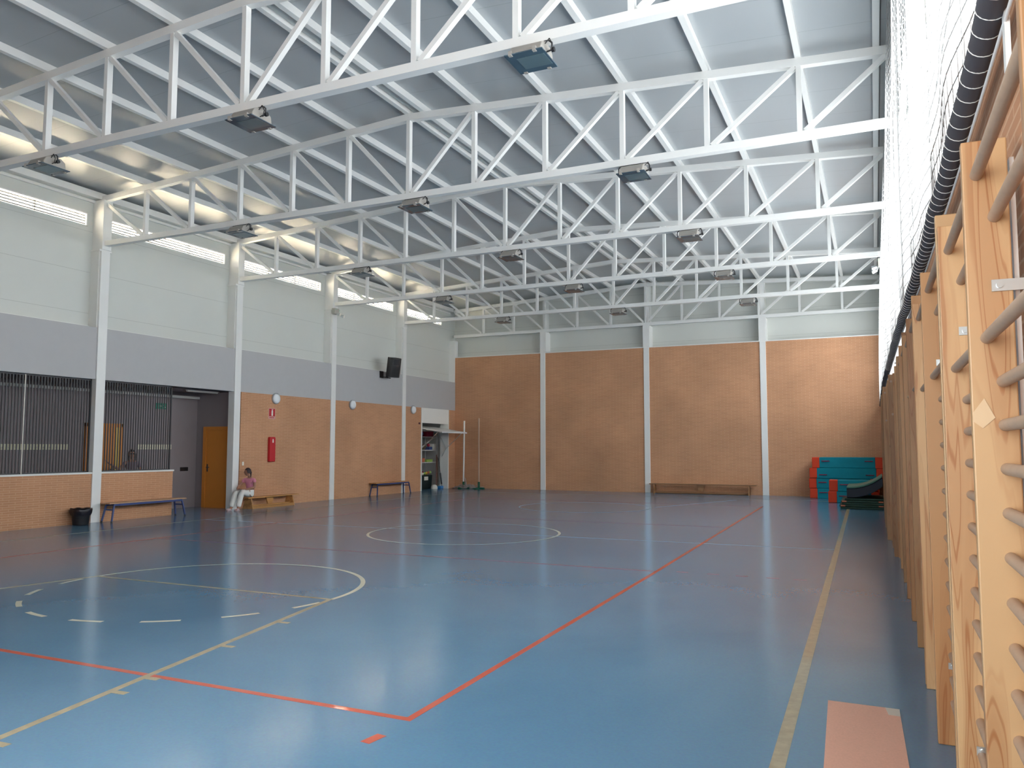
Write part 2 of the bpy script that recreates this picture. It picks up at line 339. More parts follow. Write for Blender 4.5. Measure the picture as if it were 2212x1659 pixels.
# left side
struct(B(-15.55, XWL, 15.70, 24.72, 0, ZB1).build('wall_left', m_brx))
struct(B(-15.55, XWL, 26.70, YF, 0, ZB1).build('wall_left', m_brx))
struct(B(-15.62, XWL, YN, YF, ZB1, ZB2).build('wall_left', m_band))
hw = struct(B(-15.42, XWL, YN, 13.56, 0, 1.035).build('wall_left', m_brx))
struct(B(-15.45, XWL + .02, YN, 13.58, 1.035, 1.07).build('trim_1', m_whited))
struct(B(-15.42, XWL, YN, 7.4, 1.07, ZB1).build('wall_left', m_band))
# cladding with window openings
WZ0, WZ1 = 6.40, 6.70
wy = [(3.9, 7.30), (7.85, 11.30), (11.83, 15.27), (15.81, 19.20), (19.84, 23.19), (23.86, 26.60)]
c = MB(); c.box(-15.62, XWM, YN, YF + .6, ZB2, WZ0); c.box(-15.62, XWM, YN, YF + .6, WZ1, 7.3)
ys = [YN] + [v for w in wy for v in w] + [YF + .6]
for i in range(0, len(ys), 2): c.box(-15.62, XWM, ys[i], ys[i + 1], WZ0, WZ1)
struct(c.build('wall_left', m_clad))
struct(B(-15.5, -15.46, YN, YF, ZB2, ZB2 + .05).build('trim_2', m_whited))
for i, (a, b) in enumerate(wy):
    w = thing('window_%d' % (i + 1), '', ''); del w['label']; del w['category']; w['kind'] = 'structure'; w.location = (XWM, (a + b) / 2, WZ0)
    f = MB(); t = .025
    for z in (WZ0, WZ1 - t): f.box(XWM - .1, XWM + .012, a, b, z, z + t)
    for y in (a, b - t): f.box(XWM - .1, XWM + .012, y, y + t, WZ0, WZ1)
    for k in (1, 2): yy = a + (b - a) * k / 3; f.box(XWM - .09, XWM - .03, yy - .010, yy + .010, WZ0, WZ1)
    f.build('window_frame', m_whited, w)
    s_ = MB()
    for k in range(1, 5): z = WZ0 + (WZ1 - WZ0) * k / 5; s_.box(XWM - .05, XWM - .03, a, b, z - .013, z + .013)
    s_.build('louvre_slats', mat('slat_grey', (.30, .28, .25), .6), w)
    B(XWM - .06, XWM - .055, a, b, WZ0, WZ1).build('pane', pane_mat('clear_pane', .9, .04) if i == 0 else bpy.data.materials['clear_pane'], w)
    portal('window_daylight', XWM - .11, a, b, WZ0, WZ1, -1)
# corridor behind the half wall
XB, YSW = -16.78, 15.70
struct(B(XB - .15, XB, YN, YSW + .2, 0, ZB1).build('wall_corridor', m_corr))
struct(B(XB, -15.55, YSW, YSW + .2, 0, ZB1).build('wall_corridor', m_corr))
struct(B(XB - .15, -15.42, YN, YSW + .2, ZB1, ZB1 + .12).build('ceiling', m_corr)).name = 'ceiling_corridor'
struct(B(XB - .15, -15.2, YN - .2, YN, 0, 7.3).build('wall_near', m_band))
struct(B(XB, XB + .09, 8.0, 15.69, 2.90, 2.965).build('trim_3', m_whited))
# annex roof outside the left windows, lit by the sun
struct(B(-27, -15.63, YN - 4, YF + 4, 4.0, 4.15).build('roof_annex', m_roofg))
# far end
struct(B(-15.55, XWR, YF, YF + .3, 0, ZBR).build('wall_far', m_bry))
struct(B(-15.55, XWR, YF + .45, YF + .6, ZBR, 7.75).build('wall_far', m_clad))
struct(B(-15.5, XWR, YF - .015, YF + .46, ZBR, ZBR + .035).build('trim_4', m_whited))
# near end behind the camera
NX0, NX1, NZ0, NZ1 = -5.0, 0.0, 0.9, 3.6
for bx_ in ((-15.2, NX0, 0, 7.75), (NX1, .9, 0, 7.75), (NX0, NX1, 0, NZ0), (NX0, NX1, NZ1, 7.75)): struct(B(bx_[0], bx_[1], YN - .2, YN, bx_[2], bx_[3]).build('wall_near', m_bry))
w = struct(bpy.data.objects.new('window_20', None)); COL.objects.link(w); w.location = (-2.5, YN - .1, NZ0)
f = MB()
for z in (NZ0, NZ1 - .05): f.box(NX0, NX1, YN - .12, YN - .06, z, z + .05)
for k in range(4): xx = NX0 + (NX1 - NX0 - .05) * k / 3; f.box(xx, xx + .05, YN - .12, YN - .06, NZ0, NZ1)
f.build('window_frame', m_whited, w); B(NX0, NX1, YN - .095, YN - .09, NZ0, NZ1).build('pane', m_pane, w)
d_ = bpy.data.lights.new('window_daylight', 'AREA'); d_.shape = 'RECTANGLE'; d_.size = NX1 - NX0; d_.size_y = NZ1 - NZ0
o_ = bpy.data.objects.new('window_daylight', d_); COL.objects.link(o_); d_.cycles.is_portal = True
o_.matrix_world = Matrix(((-1, 0, 0, (NX0 + NX1) / 2), (0, 0, -1, YN - .15), (0, -1, 0, (NZ0 + NZ1) / 2), (0, 0, 0, 1)))
# right side
ZW0, ZW1 = 3.08, 6.02
struct(B(XWR, XWR + .3, YN, YF + .6, 0, ZW0).build('wall_right', m_brx))
struct(B(XWR, XWR + .3, YN, YF + .6, ZW1, 7.3).build('wall_right', m_clad))
struct(B(XWR - .02, XWR + .3, YN, YF, ZW0, ZW0 + .03).build('trim_5', m_whited))
ry = [YN] + TY[:7]; ry[-1] = YF
for i in range(7):
    a, b = ry[i] + (.11 if i else 0), ry[i + 1] - (.11 if i < 6 else .9)
    if b - a < .5: continue
    w = thing('window_%d' % (i + 7), '', ''); del w['label']; del w['category']; w['kind'] = 'structure'; w.location = (XWR + .1, (a + b) / 2, ZW0)
    f = MB(); t = .04
    for z in (ZW0 + .03, ZW1 - t, 4.4): f.box(XWR + .1, XWR + .16, a, b, z, z + t)
    for k in range(4): yy = a + (b - a - t) * k / 3; f.box(XWR + .1, XWR + .16, yy, yy + t, ZW0 + .03, ZW1)
    f.build('window_frame', m_whited, w)
    B(XWR + .125, XWR + .13, a, b, ZW0 + .03, ZW1).build('pane', m_pane, w)
    portal('window_daylight', XWR + .2, a, b, ZW0, ZW1, 1)
struct(MB().box(XWR, XWR + .3, YF - .9, YF + .6, ZW0, ZW1).build('wall_right', m_clad))
# ceiling: two roof slopes
def slope(x0, x1, th=.1):
    z0, z1 = zdeck(x0), zdeck(x1)
    return MB().add([(x0, YN - .2, z0), (x1, YN - .2, z1), (x1, YF + .7, z1), (x0, YF + .7, z0), (x0, YN - .2, z0 + th), (x1, YN - .2, z1 + th), (x1, YF + .7, z1 + th), (x0, YF + .7, z0 + th)],
        [(0, 1, 2, 3), (7, 6, 5, 4), (0, 4, 5, 1), (1, 5, 6, 2), (2, 6, 7, 3), (3, 7, 4, 0)])
def slopeobj(x0, x1):
    m = MB(); z0, z1 = zdeck(x0), zdeck(x1); th = .1
    m.add([(x0, YN - .2, z0), (x1, YN - .2, z1), (x1, YF + .7, z1), (x0, YF + .7, z0), (x0, YN - .2, z0 + th), (x1, YN - .2, z1 + th), (x1, YF + .7, z1 + th), (x0, YF + .7, z0 + th)],
        [(0, 1, 2, 3), (7, 6, 5, 4), (0, 4, 5, 1), (1, 5, 6, 2), (2, 6, 7, 3), (3, 7, 4, 0)]); return m
struct(slopeobj(-16.6, XM).build('ceiling', m_ceil)); struct(slopeobj(XM, .95).build('ceiling', m_ceil))
# eave fascia along the left wall and right
struct(B(XWM, XWM + .19, YN, YF, 7.03, 7.17).build('trim_6', m_white))
struct(MB().box(XWM, XWM + .05, YN, YF, 6.95, 7.0).build('trim_7', m_whited))

# ------------------------------------------------------------------ columns
PL = ['left wall', 'right wall']
def column(x0, x1, yc, w, ztop, label):
    t = thing('steel_column', label, 'column', ((x0 + x1) / 2, yc, 0), 'white steel columns along the walls')
    B(x0, x1, yc - w / 2, yc + w / 2, 0, ztop).build('shaft', m_white, t, bevel=.006)
    return t
lab = {1: 'white steel column on the left wall, nearest the camera and outside the frame', 2: 'white column on the left wall between the black bin and the blue bench',
       3: 'white column on the left wall beside the seated person in pink', 4: 'white column on the left wall below the twin emergency spotlight',
       5: 'white column on the left wall behind the far blue bench, right of the loudspeaker'}
for k in (2, 3, 4, 5):
    t = column(-15.40, -15.19, TY[k], .215, 5.86, lab[k])
    m = MB(); m.box(-15.5, -15.24, TY[k] - .13, TY[k] + .13, ZB2 + .01, 5.86); m.build('cladding_flange', m_whited, t)
    m = MB(); m.box(-15.5, -15.17, TY[k] - .11, TY[k] + .11, 5.9, zu(XL) + .02); m.box(-15.5, -15.20, TY[k] - .15, TY[k] + .15, 5.86, 5.9); m.build('capital', m_white, t, bevel=.005)
t = column(-15.5, -15.23, YF + .1, .25, 5.86, 'white corner column above the brickwork in the far left corner of the hall'); 
for ch in t.children: ch.location.z = 0
for (x, s_) in ((-11.415, 'left of the three on the far wall, nearest the two thin upright poles'), (-7.388, 'middle one on the far wall, left of the long low wooden bench'), (-3.366, 'right one on the far wall, between the low bench and the gym mats')):
    t = thing('steel_column', 'white steel column, ' + s_, 'column', (x, YF, 0), 'white steel columns on the far wall')
    B(x - .1, x + .1, YF - .035, YF + .3, 0, ZBR).build('shaft', m_white, t, bevel=.006)
    m = MB(); m.box(x - .12, x + .12, YF - .02, YF + .45, ZBR, 5.98); m.box(x - .07, x + .07, YF + .15, YF + .45, 5.98, 7.6)
    m.build('upper_shaft', m_white, t)
for k in range(1, 6):
    t = thing('steel_column', 'white steel column behind the hanging net on the right wall, %s from the camera' % ORD[k - 1], 'column', (XWR, TY[k], ZW0), 'columns behind the net')
    B(XWR - .06, XWR + .17, TY[k] - .1, TY[k] + .1, ZW0 + .03, 7.05).build('shaft', m_white, t)

# ------------------------------------------------------------------ roof trusses
def node(i): return XL + (XR_ - XL) * i / 12
SP = [(0, 6.04)]
def make_truss(y, label):
    t = thing('roof_truss', label, 'truss', (XM, y, 6.0), 'white steel roof trusses')
    xe = XWR - .07
    zc = ZL - .065
    MB().bar((XL, y, zc), (xe, y, zc), .125, .11, (0, 0, 1)).build('bottom_chord', m_white, t)
    for a, b in ((XL, XM), (XM, xe)):
        MB().bar((a, y, zu(a) + CH / 2), (b, y, zu(b) + CH / 2), .11, CH, (0, 0, 1)).build('top_chord', m_white, t)
    for i in range(1, 12):
        x = node(i); MB().box(x - .035, x + .035, y - .045, y + .045, ZL - .02, zu(x) + .01).build('web_post', m_white, t)
    for i in range(6):
        MB().bar((node(i) + .05, y, zu(node(i))), (node(i + 1) - .07, y, ZL), .065, .075, (0, 1, 0)).build('web_diagonal', m_white, t)
        a, b = node(6 + i), min(node(7 + i), xe)
        MB().bar((a + .07, y, ZL), (b - .05, y, zu(b)), .065, .075, (0, 1, 0)).build('web_diagonal', m_white, t)
    return t
tl = {1: 'white steel roof truss nearest the camera, cut off at the top of the photo', 2: 'white steel roof truss, second from the camera, ending on the column by the black bin',
      3: 'white steel roof truss, third from the camera, above the seated person', 4: 'white steel roof truss, fourth from the camera, meeting the column with the twin spotlight',
      5: 'white steel roof truss, fifth from the camera, last one carrying floodlights', 6: 'white steel roof truss standing against the far gable wall'}
t1 = make_truss(TY[1], tl[1])
for k in range(2, 7): dup(t1, (XM, TY[k], 6.0), tl[k])
# purlins
px = [node(i) for i in range(1, 6)] + [XM - .02, XM + .30] + [node(i) for i in range(7, 12)] + [.175]
p0 = None
for i, x in enumerate(px):
    la = 'white roof purlin running away from the camera, %s from the left eave' % ORD[i]
    if i in (5, 6): la = 'white roof purlin, %s one of the close pair along the ridge' % ('left' if i == 5 else 'right')
    if i == 12: la = 'white roof purlin along the right eave beside the hanging net'
    zc = zu(x) + CH + .06
    if p0 is None:
        p0 = tag(B(-.042, .042, YN, YF + .45, -.06, .06).build('roof_purlin', m_white, origin=(0, 0, 0)), la, 'purlin', 'white roof purlins'); p0.location = (x, 0, zc)
    else:
        q = p0.copy(); COL.objects.link(q); q.location = (x, 0, zc); q['label'] = la
struct(B(XM + .03, XM + .25, YN, YF + .45, zdeck(XM) - .05, zdeck(XM) - .02).build('trim_8', mat('ridge_flashing', (.45, .47, .46), .35)))
struct(B(.232, .240, YN, YF, zdeck(.25) - .035, zdeck(.25) - .004).build('trim_9', m_dark))

# ------------------------------------------------------------------ floodlights
def make_flood(label):
    t = thing('floodlight', label, 'floodlight', (0, 0, 0), 'floodlights under the roof trusses')
    prof = [(-.16, .0), (-.17, .05), (-.13, .12), (-.06, .155), (.1, .155), (.17, .11), (.19, .0)]
    MB().prism(prof, 'x', -.185, .185).build('housing', m_lampb, t, bevel=.012)
    f = MB(); f.box(-.222, .222, -.225, .225, -.012, 0); f.build('front_glass', m_lampg, t)
    g = MB(); g.box(-.12, .20, -.12, .13, -.016, -.012); g.build('reflector', m_lampi, t)
    c_ = MB()
    for (x, y) in ((-.15, -.21), (.13, -.21), (-.15, .21), (.13, .21)): c_.box(x - .02, x + .02, y - .02, y + .02, -.02, .03)
    c_.build('glass_clip', m_lampb, t)
    b_ = MB()
    for sx in (-1, 1): b_.tube([(sx * .19, 0, .06), (sx * .245, 0, .07), (sx * .245, 0, .15), (sx * .2, .0, .19)], .010, 8)
    b_.tube([(-.2, 0, .19), (.2, 0, .19)], .01, 8)
    b_.build('bracket', m_dark, t)
    k_ = MB(); k_.cyl((.245, 0, .07), (.275, 0, .07), .028, 12); k_.build('knob', m_black, t)
    b_ = MB(); b_.tube([(.19, -.06, .12), (.24, -.06, .17), (.27, -.05, .1), (.25, -.05, .04), (.2, -.05, .03)], .006, 6); b_.build('cable', m_black, t)
    return t
fx = [-11.27, -7.25, -3.28]; fn = ['left', 'middle', 'right']
fl = None
for k in range(1, 6):
    for j, x in enumerate(fx):
        la = 'grey %s floodlight hung under the %s roof truss from the camera' % (fn[j], ORD[k - 1])
        if fl is None: fl = make_flood(la); fl.location = (x, TY[k] - .05, 5.795)
        else: dup(fl, (x, TY[k] - .05, 5.795), la)

# ------------------------------------------------------------------ right side: wall bars, tube, net
def drift(y): return 0.0 if y < 11.7 else min(.125, (y - 11.7) * .026)
def wall_bars(ups, ztop, label):
    d = drift((ups[0] + ups[-1]) / 2); x0 = .260 - d; x1 = .378 - d
    t = thing('wall_bars', label, 'wall bars', (.32 - d, ups[1], 0), 'pine wall bars along the right wall')
    for u in ups:
        z0 = 0
        B(x0, x1, u, u + .036, z0, ztop).build('upright', m_pine if u in (2.62, 3.60, 3.70, 5.96) else m_pine_amber, t, origin=(x0, u, z0), bevel=.004)
    zs = [(ztop - .105, .297), (ztop - .235, .338)] + [(ztop - .592, .306)] + [(ztop - .72 - .1262 * k, .342) for k in range(14)]
    for (z, x) in zs:
        if z < .12: continue
        m = MB()
        for a, b in zip(ups, ups[1:]): m.cyl((x - d, a + .03, z), (x - d, b + .006, z), .0175, 14, caps=False)
        m.cyl((x - d, ups[0] - .012, z), (x - d, ups[0] + .02, z), .0175, 14)
        o = m.build('rung', m_rung, t)
    for z in (2.07 if ups[0] < 5 else 2.1, .42):
        for u in (ups[1], ups[2]):
            m = MB(); m.box(x1 - .055, XWR, u - .006, u, z - .017, z + .017); m.cyl((x1 - .035, u - .012, z), (x1 - .035, u - .004, z), .009, 10)
            m.build('steel_bracket', m_chrome, t)
    return t
SEC = [([1.60, 2.62, 3.60], 2.51), ([3.70, 4.90, 5.96], 2.585), ([6.06, 7.14, 8.18], 2.66), ([8.28, 9.36, 10.44], 2.70), ([10.54, 11.60, 12.70], 2.69), ([12.80, 13.90, 15.0], 2.68), ([15.1, 16.2, 17.3], 2.66), ([17.4, 18.5, 19.6], 2.66)]
for i, (u, z) in enumerate(SEC):
    wall_bars(u, z, ('pine wall bars with round rungs, nearest section to the camera at the right edge' if i == 0 else
              'pine wall bars, farthest section, near the gym mats' if i == len(SEC) - 1 else 'pine wall bars with round rungs, %s section from the camera' % ORD[i]))
tp = MB(); yb = 2.618
tp.add([(.262, yb, 1.70), (.292, yb, 1.742), (.318, yb, 1.685), (.286, yb, 1.655), (.262, yb, 1.675)], [(0, 1, 2, 3, 4)])
tp.add([(.262, yb + .0015, 1.70), (.292, yb + .0015, 1.742), (.318, yb + .0015, 1.685), (.286, yb + .0015, 1.655), (.262, yb + .0015, 1.675)], [(4, 3, 2, 1, 0)])
tag(tp.build('adhesive_tape', m_tape), 'scrap of brown adhesive tape stuck on the wide pine upright in front', 'tape')
pv = MB(); pv.box(.388, .40, 2.66, 2.70, .2, 2.46); pv.box(.372, .386, 2.52, 2.56, 2.64, 2.88)
tag(pv.build('white_batten', m_whited), 'white vertical batten on the wall behind the nearest wall bars', 'batten')
# padded tube
TP = [(.345, -.4, 2.87), (.345, 1.0, 2.87), (.345, 3.1, 2.865), (.338, 4.1, 2.845), (.325, 6.2, 2.87), (.262, 9.9, 2.88), (.20, 17.2, 2.89), (.19, 27.0, 2.90)]
def tpx(y):
    for (a, b) in zip(TP, TP[1:]):
        if y <= b[1]: k = (y - a[1]) / (b[1] - a[1]); return a[0] + (b[0] - a[0]) * k, a[2] + (b[2] - a[2]) * k
    return TP[-1][0], TP[-1][2]
t = thing('padded_tube', 'long dark padded tube laced with white cord above the wall bars', 'tube', (.33, 10, 2.86))
m = MB(); yy = [-.4 + 27.4 * i / 70 for i in range(71)]; m.smooth = True
pts = [(tpx(y)[0] + .004 * sin(y * 5), y, tpx(y)[1] + .006 * sin(y * 3.1)) for y in yy]
n = 14; vs = []
for (x, y, z) in pts:
    for i in range(n): vs.append((x + .041 * cos(2 * pi * i / n), y, z + .041 * sin(2 * pi * i / n)))
m.add(vs, [(j * n + i, j * n + (i + 1) % n, (j + 1) * n + (i + 1) % n, (j + 1) * n + i) for j in range(len(pts) - 1) for i in range(n)])
m.build('tube_cover', m_tube, t)
m = MB(); y = .6
while y < 14:
    x, z = tpx(y); k = 16; x += .004 * sin(y * 5); z += .006 * sin(y * 3.1); ring = [(x + .0425 * cos(2 * pi * i / k), y + .02 * sin(2 * pi * i / k + .6), z + .0425 * sin(2 * pi * i / k)) for i in range(k + 1)]
    m.tube(ring, .0018, 4); y += .115
m.build('lacing_cord', m_thread, t)
m = MB(); m.tube([(tpx(y)[0] + .03, y, tpx(y)[1] - .052) for y in yy], .006, 6); m.build('edge_rope', m_thread, t)
# hanging net, real cords with folds
def netx(y, z):
    bx, bz = tpx(y); f = (z - bz) / 4.0
    amp = .020 + .028 * sin(pi * min(1, max(0, f)))
    fold = sin(y * 2.9 + .8 * sin(y * .9)) + .5 * sin(y * 6.3 + 1.0 + z * .25)
    top = .33
    return bx + (top - bx) * f + amp * fold - .012
m = MB(); ya, yb_, st = -.35, 27.0, .10; ny = int((yb_ - ya) / st); nz = 42
V = []; E_ = []
for j in range(ny + 1):
    y = ya + st * j
    for k in range(nz + 1):
        bz = tpx(y)[1] + .03; z = bz + (7.0 - bz) * k / nz; V.append(Vector((netx(y, z), y + .01 * sin(z * 3 + y), z)))
idx = lambda j, k: j * (nz + 1) + k
r = .0028; vs = []; fs = []
def thread(a, b):
    d = b - a; q = Vector((1, 0, 0)) * r; w = d.cross(q); w = w.normalized() * r if w.length > 1e-9 else Vector((0, r, 0)); o = len(vs)
    for p in (a, b): vs.extend([p + q, p - q * .5 + w * .87, p - q * .5 - w * .87])
    fs.extend([(o, o + 1, o + 4, o + 3), (o + 1, o + 2, o + 5, o + 4), (o + 2, o, o + 3, o + 5)])
for j in range(ny + 1):
    for k in range(nz + 1):
        if k < nz: thread(V[idx(j, k)], V[idx(j, k + 1)])
        if j < ny: thread(V[idx(j, k)], V[idx(j + 1, k)])
me = bpy.data.meshes.new('protective_net'); me.from_pydata([tuple(v) for v in vs], [], fs); me.materials.append(m_netc)
net = bpy.data.objects.new('protective_net', me); COL.objects.link(net)
tag(net, 'white protective cord net hanging in folds in front of the right windows', 'net')

# ------------------------------------------------------------------ left side fittings
def grille(y0, y1, label):
    t = thing('bar_grille', label, 'grille', (-15.33, (y0 + y1) / 2, 1.07), 'bar grilles above the half wall')
    m = MB(); y = y0 + .03
    while y < y1 - .01: m.box(-15.345, -15.325, y - .0085, y + .0085, 1.08, ZB1 - .01); y += .064
    m.build('upright_bars', mat('grille_grey', (0.075, 0.072, 0.075), .5), t)
    for z in (1.07, ZB1 - .03): B(-15.35, -15.32, y0, y1, z, z + .025).build('rail', m_dark, t)
    for y in (y0, y1 - .03): B(-15.35, -15.32, y, y + .03, 1.07, ZB1).build('end_post', m_dark, t)
grille(7.68, 11.44, 'dark bar grille above the half wall, left of the column by the bin')
grille(11.66, 13.56, 'dark bar grille above the half wall, right of the column by the bin')
m = MB(); m.box(-15.318, -15.312, 9.98, 9.995, 1.07, 3.05)
tag(m.build('grille_joint_strip', m_signw), 'thin pale vertical strip on the left bar grille', 'strip')

# doors in the corridor
d = thing('door_1', '', ''); del d['label']; del d['category']; d['kind'] = 'structure'; d.location = (-16.0, YSW, 0)
B(-16.36, -15.62, YSW - .05, YSW - .01, 0, 2.06).build('door_leaf', m_orange, d, bevel=.004)
m = MB(); m.box(-16.47, -16.36, YSW - .07, YSW, 0, 2.15); m.box(-16.36, -15.55, YSW - .07, YSW, 2.06, 2.15); m.build('door_frame', m_orange, d, bevel=.004)
m = MB(); m.box(-16.32, -16.28, YSW - .055, YSW - .045, .95, 1.15); m.cyl((-16.3, YSW - .1, 1.07), (-16.3, YSW - .05, 1.07), .01); m.cyl((-16.3, YSW - .1, 1.07), (-16.19, YSW - .1, 1.07), .01); m.build('door_handle', m_dark, d)
d = thing('door_2', '', ''); del d['label']; del d['category']; d['kind'] = 'structure'; d.location = (XB, 12.9, 0)
B(XB + .01, XB + .05, 12.48, 13.18, 0, 2.08).build('door_leaf', m_orange, d, bevel=.004)
m = MB(); m.box(XB, XB + .07, 12.38, 12.48, 0, 2.17); m.box(XB, XB + .07, 13.28, 13.37, 0, 2.17); m.box(XB, XB + .07, 12.38, 13.37, 2.08, 2.17); m.build('door_frame', m_orange, d, bevel=.004)
B(XB + .02, XB + .055, 13.19, 13.28, 0, 2.08).build('side_light', m_yellow, d)
m = MB(); m.box(XB + .05, XB + .056, 13.10, 13.14, .95, 1.15); m.cyl((XB + .05, 13.12, 1.07), (XB + .1, 13.12, 1.07), .01); m.cyl((XB + .1, 13.12, 1.07), (XB + .1, 13.02, 1.07), .01); m.build('door_handle', m_dark, d)
# coat racks
def rack(y0, y1, label):
    t = thing('coat_rack', label, 'coat rack', (XB, (y0 + y1) / 2, 1.6), 'coat racks on the corridor wall')
    B(XB, XB + .02, y0, y1, 1.545, 1.67).build('rail_board', mat('cream_rail', (.72, .70, .52), .5), t, bevel=.003)
    m = MB(); y = y0 + .08
    while y < y1: m.tube([(XB + .02, y, 1.6), (XB + .06, y, 1.59), (XB + .07, y, 1.62)], .005, 6); y += .15
    m.build('hooks', m_chrome, t)
rack(9.2, 11.98, 'long cream coat rack on the corridor wall left of the orange double door')
rack(13.82, 14.86, 'short cream coat rack on the corridor wall behind the standing person')
# exit sign
t = thing('exit_sign', 'green running-man exit sign high on the dark corridor wall', 'sign', (XB + .01, 14.5, 2.66))
B(XB, XB + .02, 14.34, 14.66, 2.585, 2.735).build('sign_panel', m_green, t)
x = XB + .022; m = MB()
m.box(XB + .02, x, 14.365, 14.40, 2.605, 2.715)                           # door
m.box(XB + .02, x, 14.44, 14.52, 2.655, 2.667); m.add([(x, 14.42, 2.661), (x, 14.455, 2.68), (x, 14.455, 2.642)], [(0, 1, 2)])   # arrow
m.cyl((XB + .02, 14.60, 2.71), (x, 14.60, 2.71), .011, 10)
m.bar((x - .001, 14.595, 2.70), (x - .001, 14.60, 2.66), .002, .02, (0, 1, 0)); m.bar((x - .001, 14.60, 2.665), (x - .001, 14.575, 2.615), .002, .012, (0, 1, 0)); m.bar((x - .001, 14.60, 2.665), (x - .001, 14.63, 2.625), .002, .012, (0, 1, 0))
m.bar((x - .001, 14.57, 2.685), (x - .001, 14.62, 2.695), .002, .01, (0, 0, 1)); m.build('running_man_pictogram', m_signw, t)
tag(B(XB, XB + .03, 15.18, 15.42, .97, 1.07).build('wall_socket', m_black, bevel=.004), 'black double socket on the corridor wall left of the orange door', 'socket')
t = thing('ceiling_light', 'slim white strip light under the corridor ceiling near the passage', 'light', (-15.85, 15.1, 3.03))
B(-15.9, -15.84, 14.5, 15.5, 3.015, 3.055).build('tube_cover', m_signw, t); B(-15.92, -15.82, 14.48, 15.52, 3.05, 3.06).build('base_plate', m_whited, t)
# round wall lights
rl = None
for i, (y, la) in enumerate(((16.99, 'round white bulkhead light above the red extinguisher sign'), (20.50, 'round white bulkhead light on the middle brick bay of the left wall'), (24.12, 'round white bulkhead light left of the store room opening'))):
    if rl is None:
        rl = thing('bulkhead_light', la, 'wall light', (XWL, y, 2.955), 'round bulkhead lights on the left wall')
        MB().lathe((XWL, y, 2.955), [(0, 0), (.15, 0), (.155, .035), (.14, .05)], 28, 'x').build('rim', mat('grey_rim', (.42, .44, .46), .5), rl)
        MB().lathe((XWL + .03, y, 2.955), [(.138, .0), (.13, .035), (.09, .06), (.04, .07), (0, .072)], 28, 'x').build('diffuser', mat('opal_diffuser', (.8, .82, .84), .3), rl)
    else: dup(rl, (XWL, y, 2.955), la)
# extinguisher sign, cover, switch
t = thing('extinguisher_sign', 'red and white fire extinguisher sign below the round light', 'sign', (XWL, 16.86, 2.52))
B(XWL, XWL + .006, 16.73, 16.99, 2.38, 2.68).build('sign_plate', mat('sign_pink', (.62, .35, .31), .6), t)
m = MB(); m.box(XWL + .006, XWL + .009, 16.745, 16.975, 2.455, 2.665); m.build('red_field', m_red, t)
m = MB(); m.box(XWL + .009, XWL + .012, 16.835, 16.895, 2.47, 2.61); m.box(XWL + .009, XWL + .012, 16.85, 16.88, 2.61, 2.635); m.box(XWL + .009, XWL + .012, 16.84, 16.90, 2.635, 2.65); m.build('extinguisher_pictogram', m_signw, t)
m = MB()
for k in range(8): m.box(XWL + .006, XWL + .008, 16.765 + k * .024, 16.765 + k * .024 + .016, 2.405, 2.43)
m.build('caption', m_red, t)
t = thing('extinguisher_cover', 'tall red fire extinguisher cover hanging on the brick wall', 'extinguisher cover', (XWL, 16.85, 1.2))
m = MB(); m.prism([(16.73, 1.205), (16.95, 1.205), (16.95, 1.86), (16.93, 1.885), (16.75, 1.885), (16.73, 1.86)], 'x', XWL, XWL + .08); m.build('cover', m_red, t, bevel=.01)
m = MB(); m.box(XWL + .08, XWL + .083, 16.82, 16.87, 1.725, 1.80); m.box(XWL + .08, XWL + .083, 16.83, 16.86, 1.80, 1.83); m.build('pictogram', m_signw, t)
tag(B(XWL, XWL + .015, 15.78, 15.84, 1.12, 1.22).build('light_switch', m_signw, bevel=.003), 'small white switch on the brick above the seated person', 'switch')
tag(B(XWL, XWL + .04, 24.52, 24.59, 2.44, 2.51).build('alarm_sounder', mat('maroon_plastic', (.10, .02, .03), .5), bevel=.01), 'small dark red alarm sounder left of the store room', 'alarm')
# loudspeaker
t = thing('loudspeaker', 'black loudspeaker tilted on a bracket high on the left wall', 'speaker', (XWL, 22.2, 4.2))
Mx = Matrix.Translation((XWL + .42, 22.22, 4.30)) @ Matrix.Rotation(R(-28), 4, 'Z') @ Matrix.Rotation(R(12), 4, 'Y')
m = MB(); prof = [(-.20, -.16), (.12, -.20), (.16, -.14), (.175, 0), (.16, .14), (.12, .20), (-.20, .16)]
vs = [Mx @ Vector((u, w, z)) for z in (-.33, .33) for u, w in prof]; n = 7
m.add(vs, [tuple(range(n))[::-1], tuple(range(n, 2 * n))] + [(i, (i + 1) % n, (i + 1) % n + n, i + n) for i in range(n)])
m.build('cabinet', m_black, t, bevel=.015)
m = MB(); vs = [Mx @ Vector((.178 - abs(a) * .12 , a, z)) for z in (-.3, .06) for a in (-.13, 0, .13)]
m.add(vs, [(0, 1, 4, 3), (1, 2, 5, 4)]); m.build('grille', mat('speaker_cloth', (.018, .018, .02), .8), t)
m = MB(); vs = [Mx @ Vector((.178 - abs(a) * .1 + .002, a, z)) for z in (.1, .28) for a in (-.10, 0, .10)]; m.add(vs, [(0, 1, 4, 3), (1, 2, 5, 4)]); m.build('horn', mat('black_gloss', (.03, .03, .035), .25), t)
m = MB(); m.box(XWL, XWL + .03, 22.0, 22.2, 3.95, 4.18); m.bar((XWL, 22.1, 4.0), (XWL + .35, 22.15, 3.93), .04, .03, (0, 0, 1)); m.bar((XWL + .2, 22.12, 3.95), (XWL + .3, 22.18, 4.1), .06, .06); m.build('wall_bracket', m_black, t)
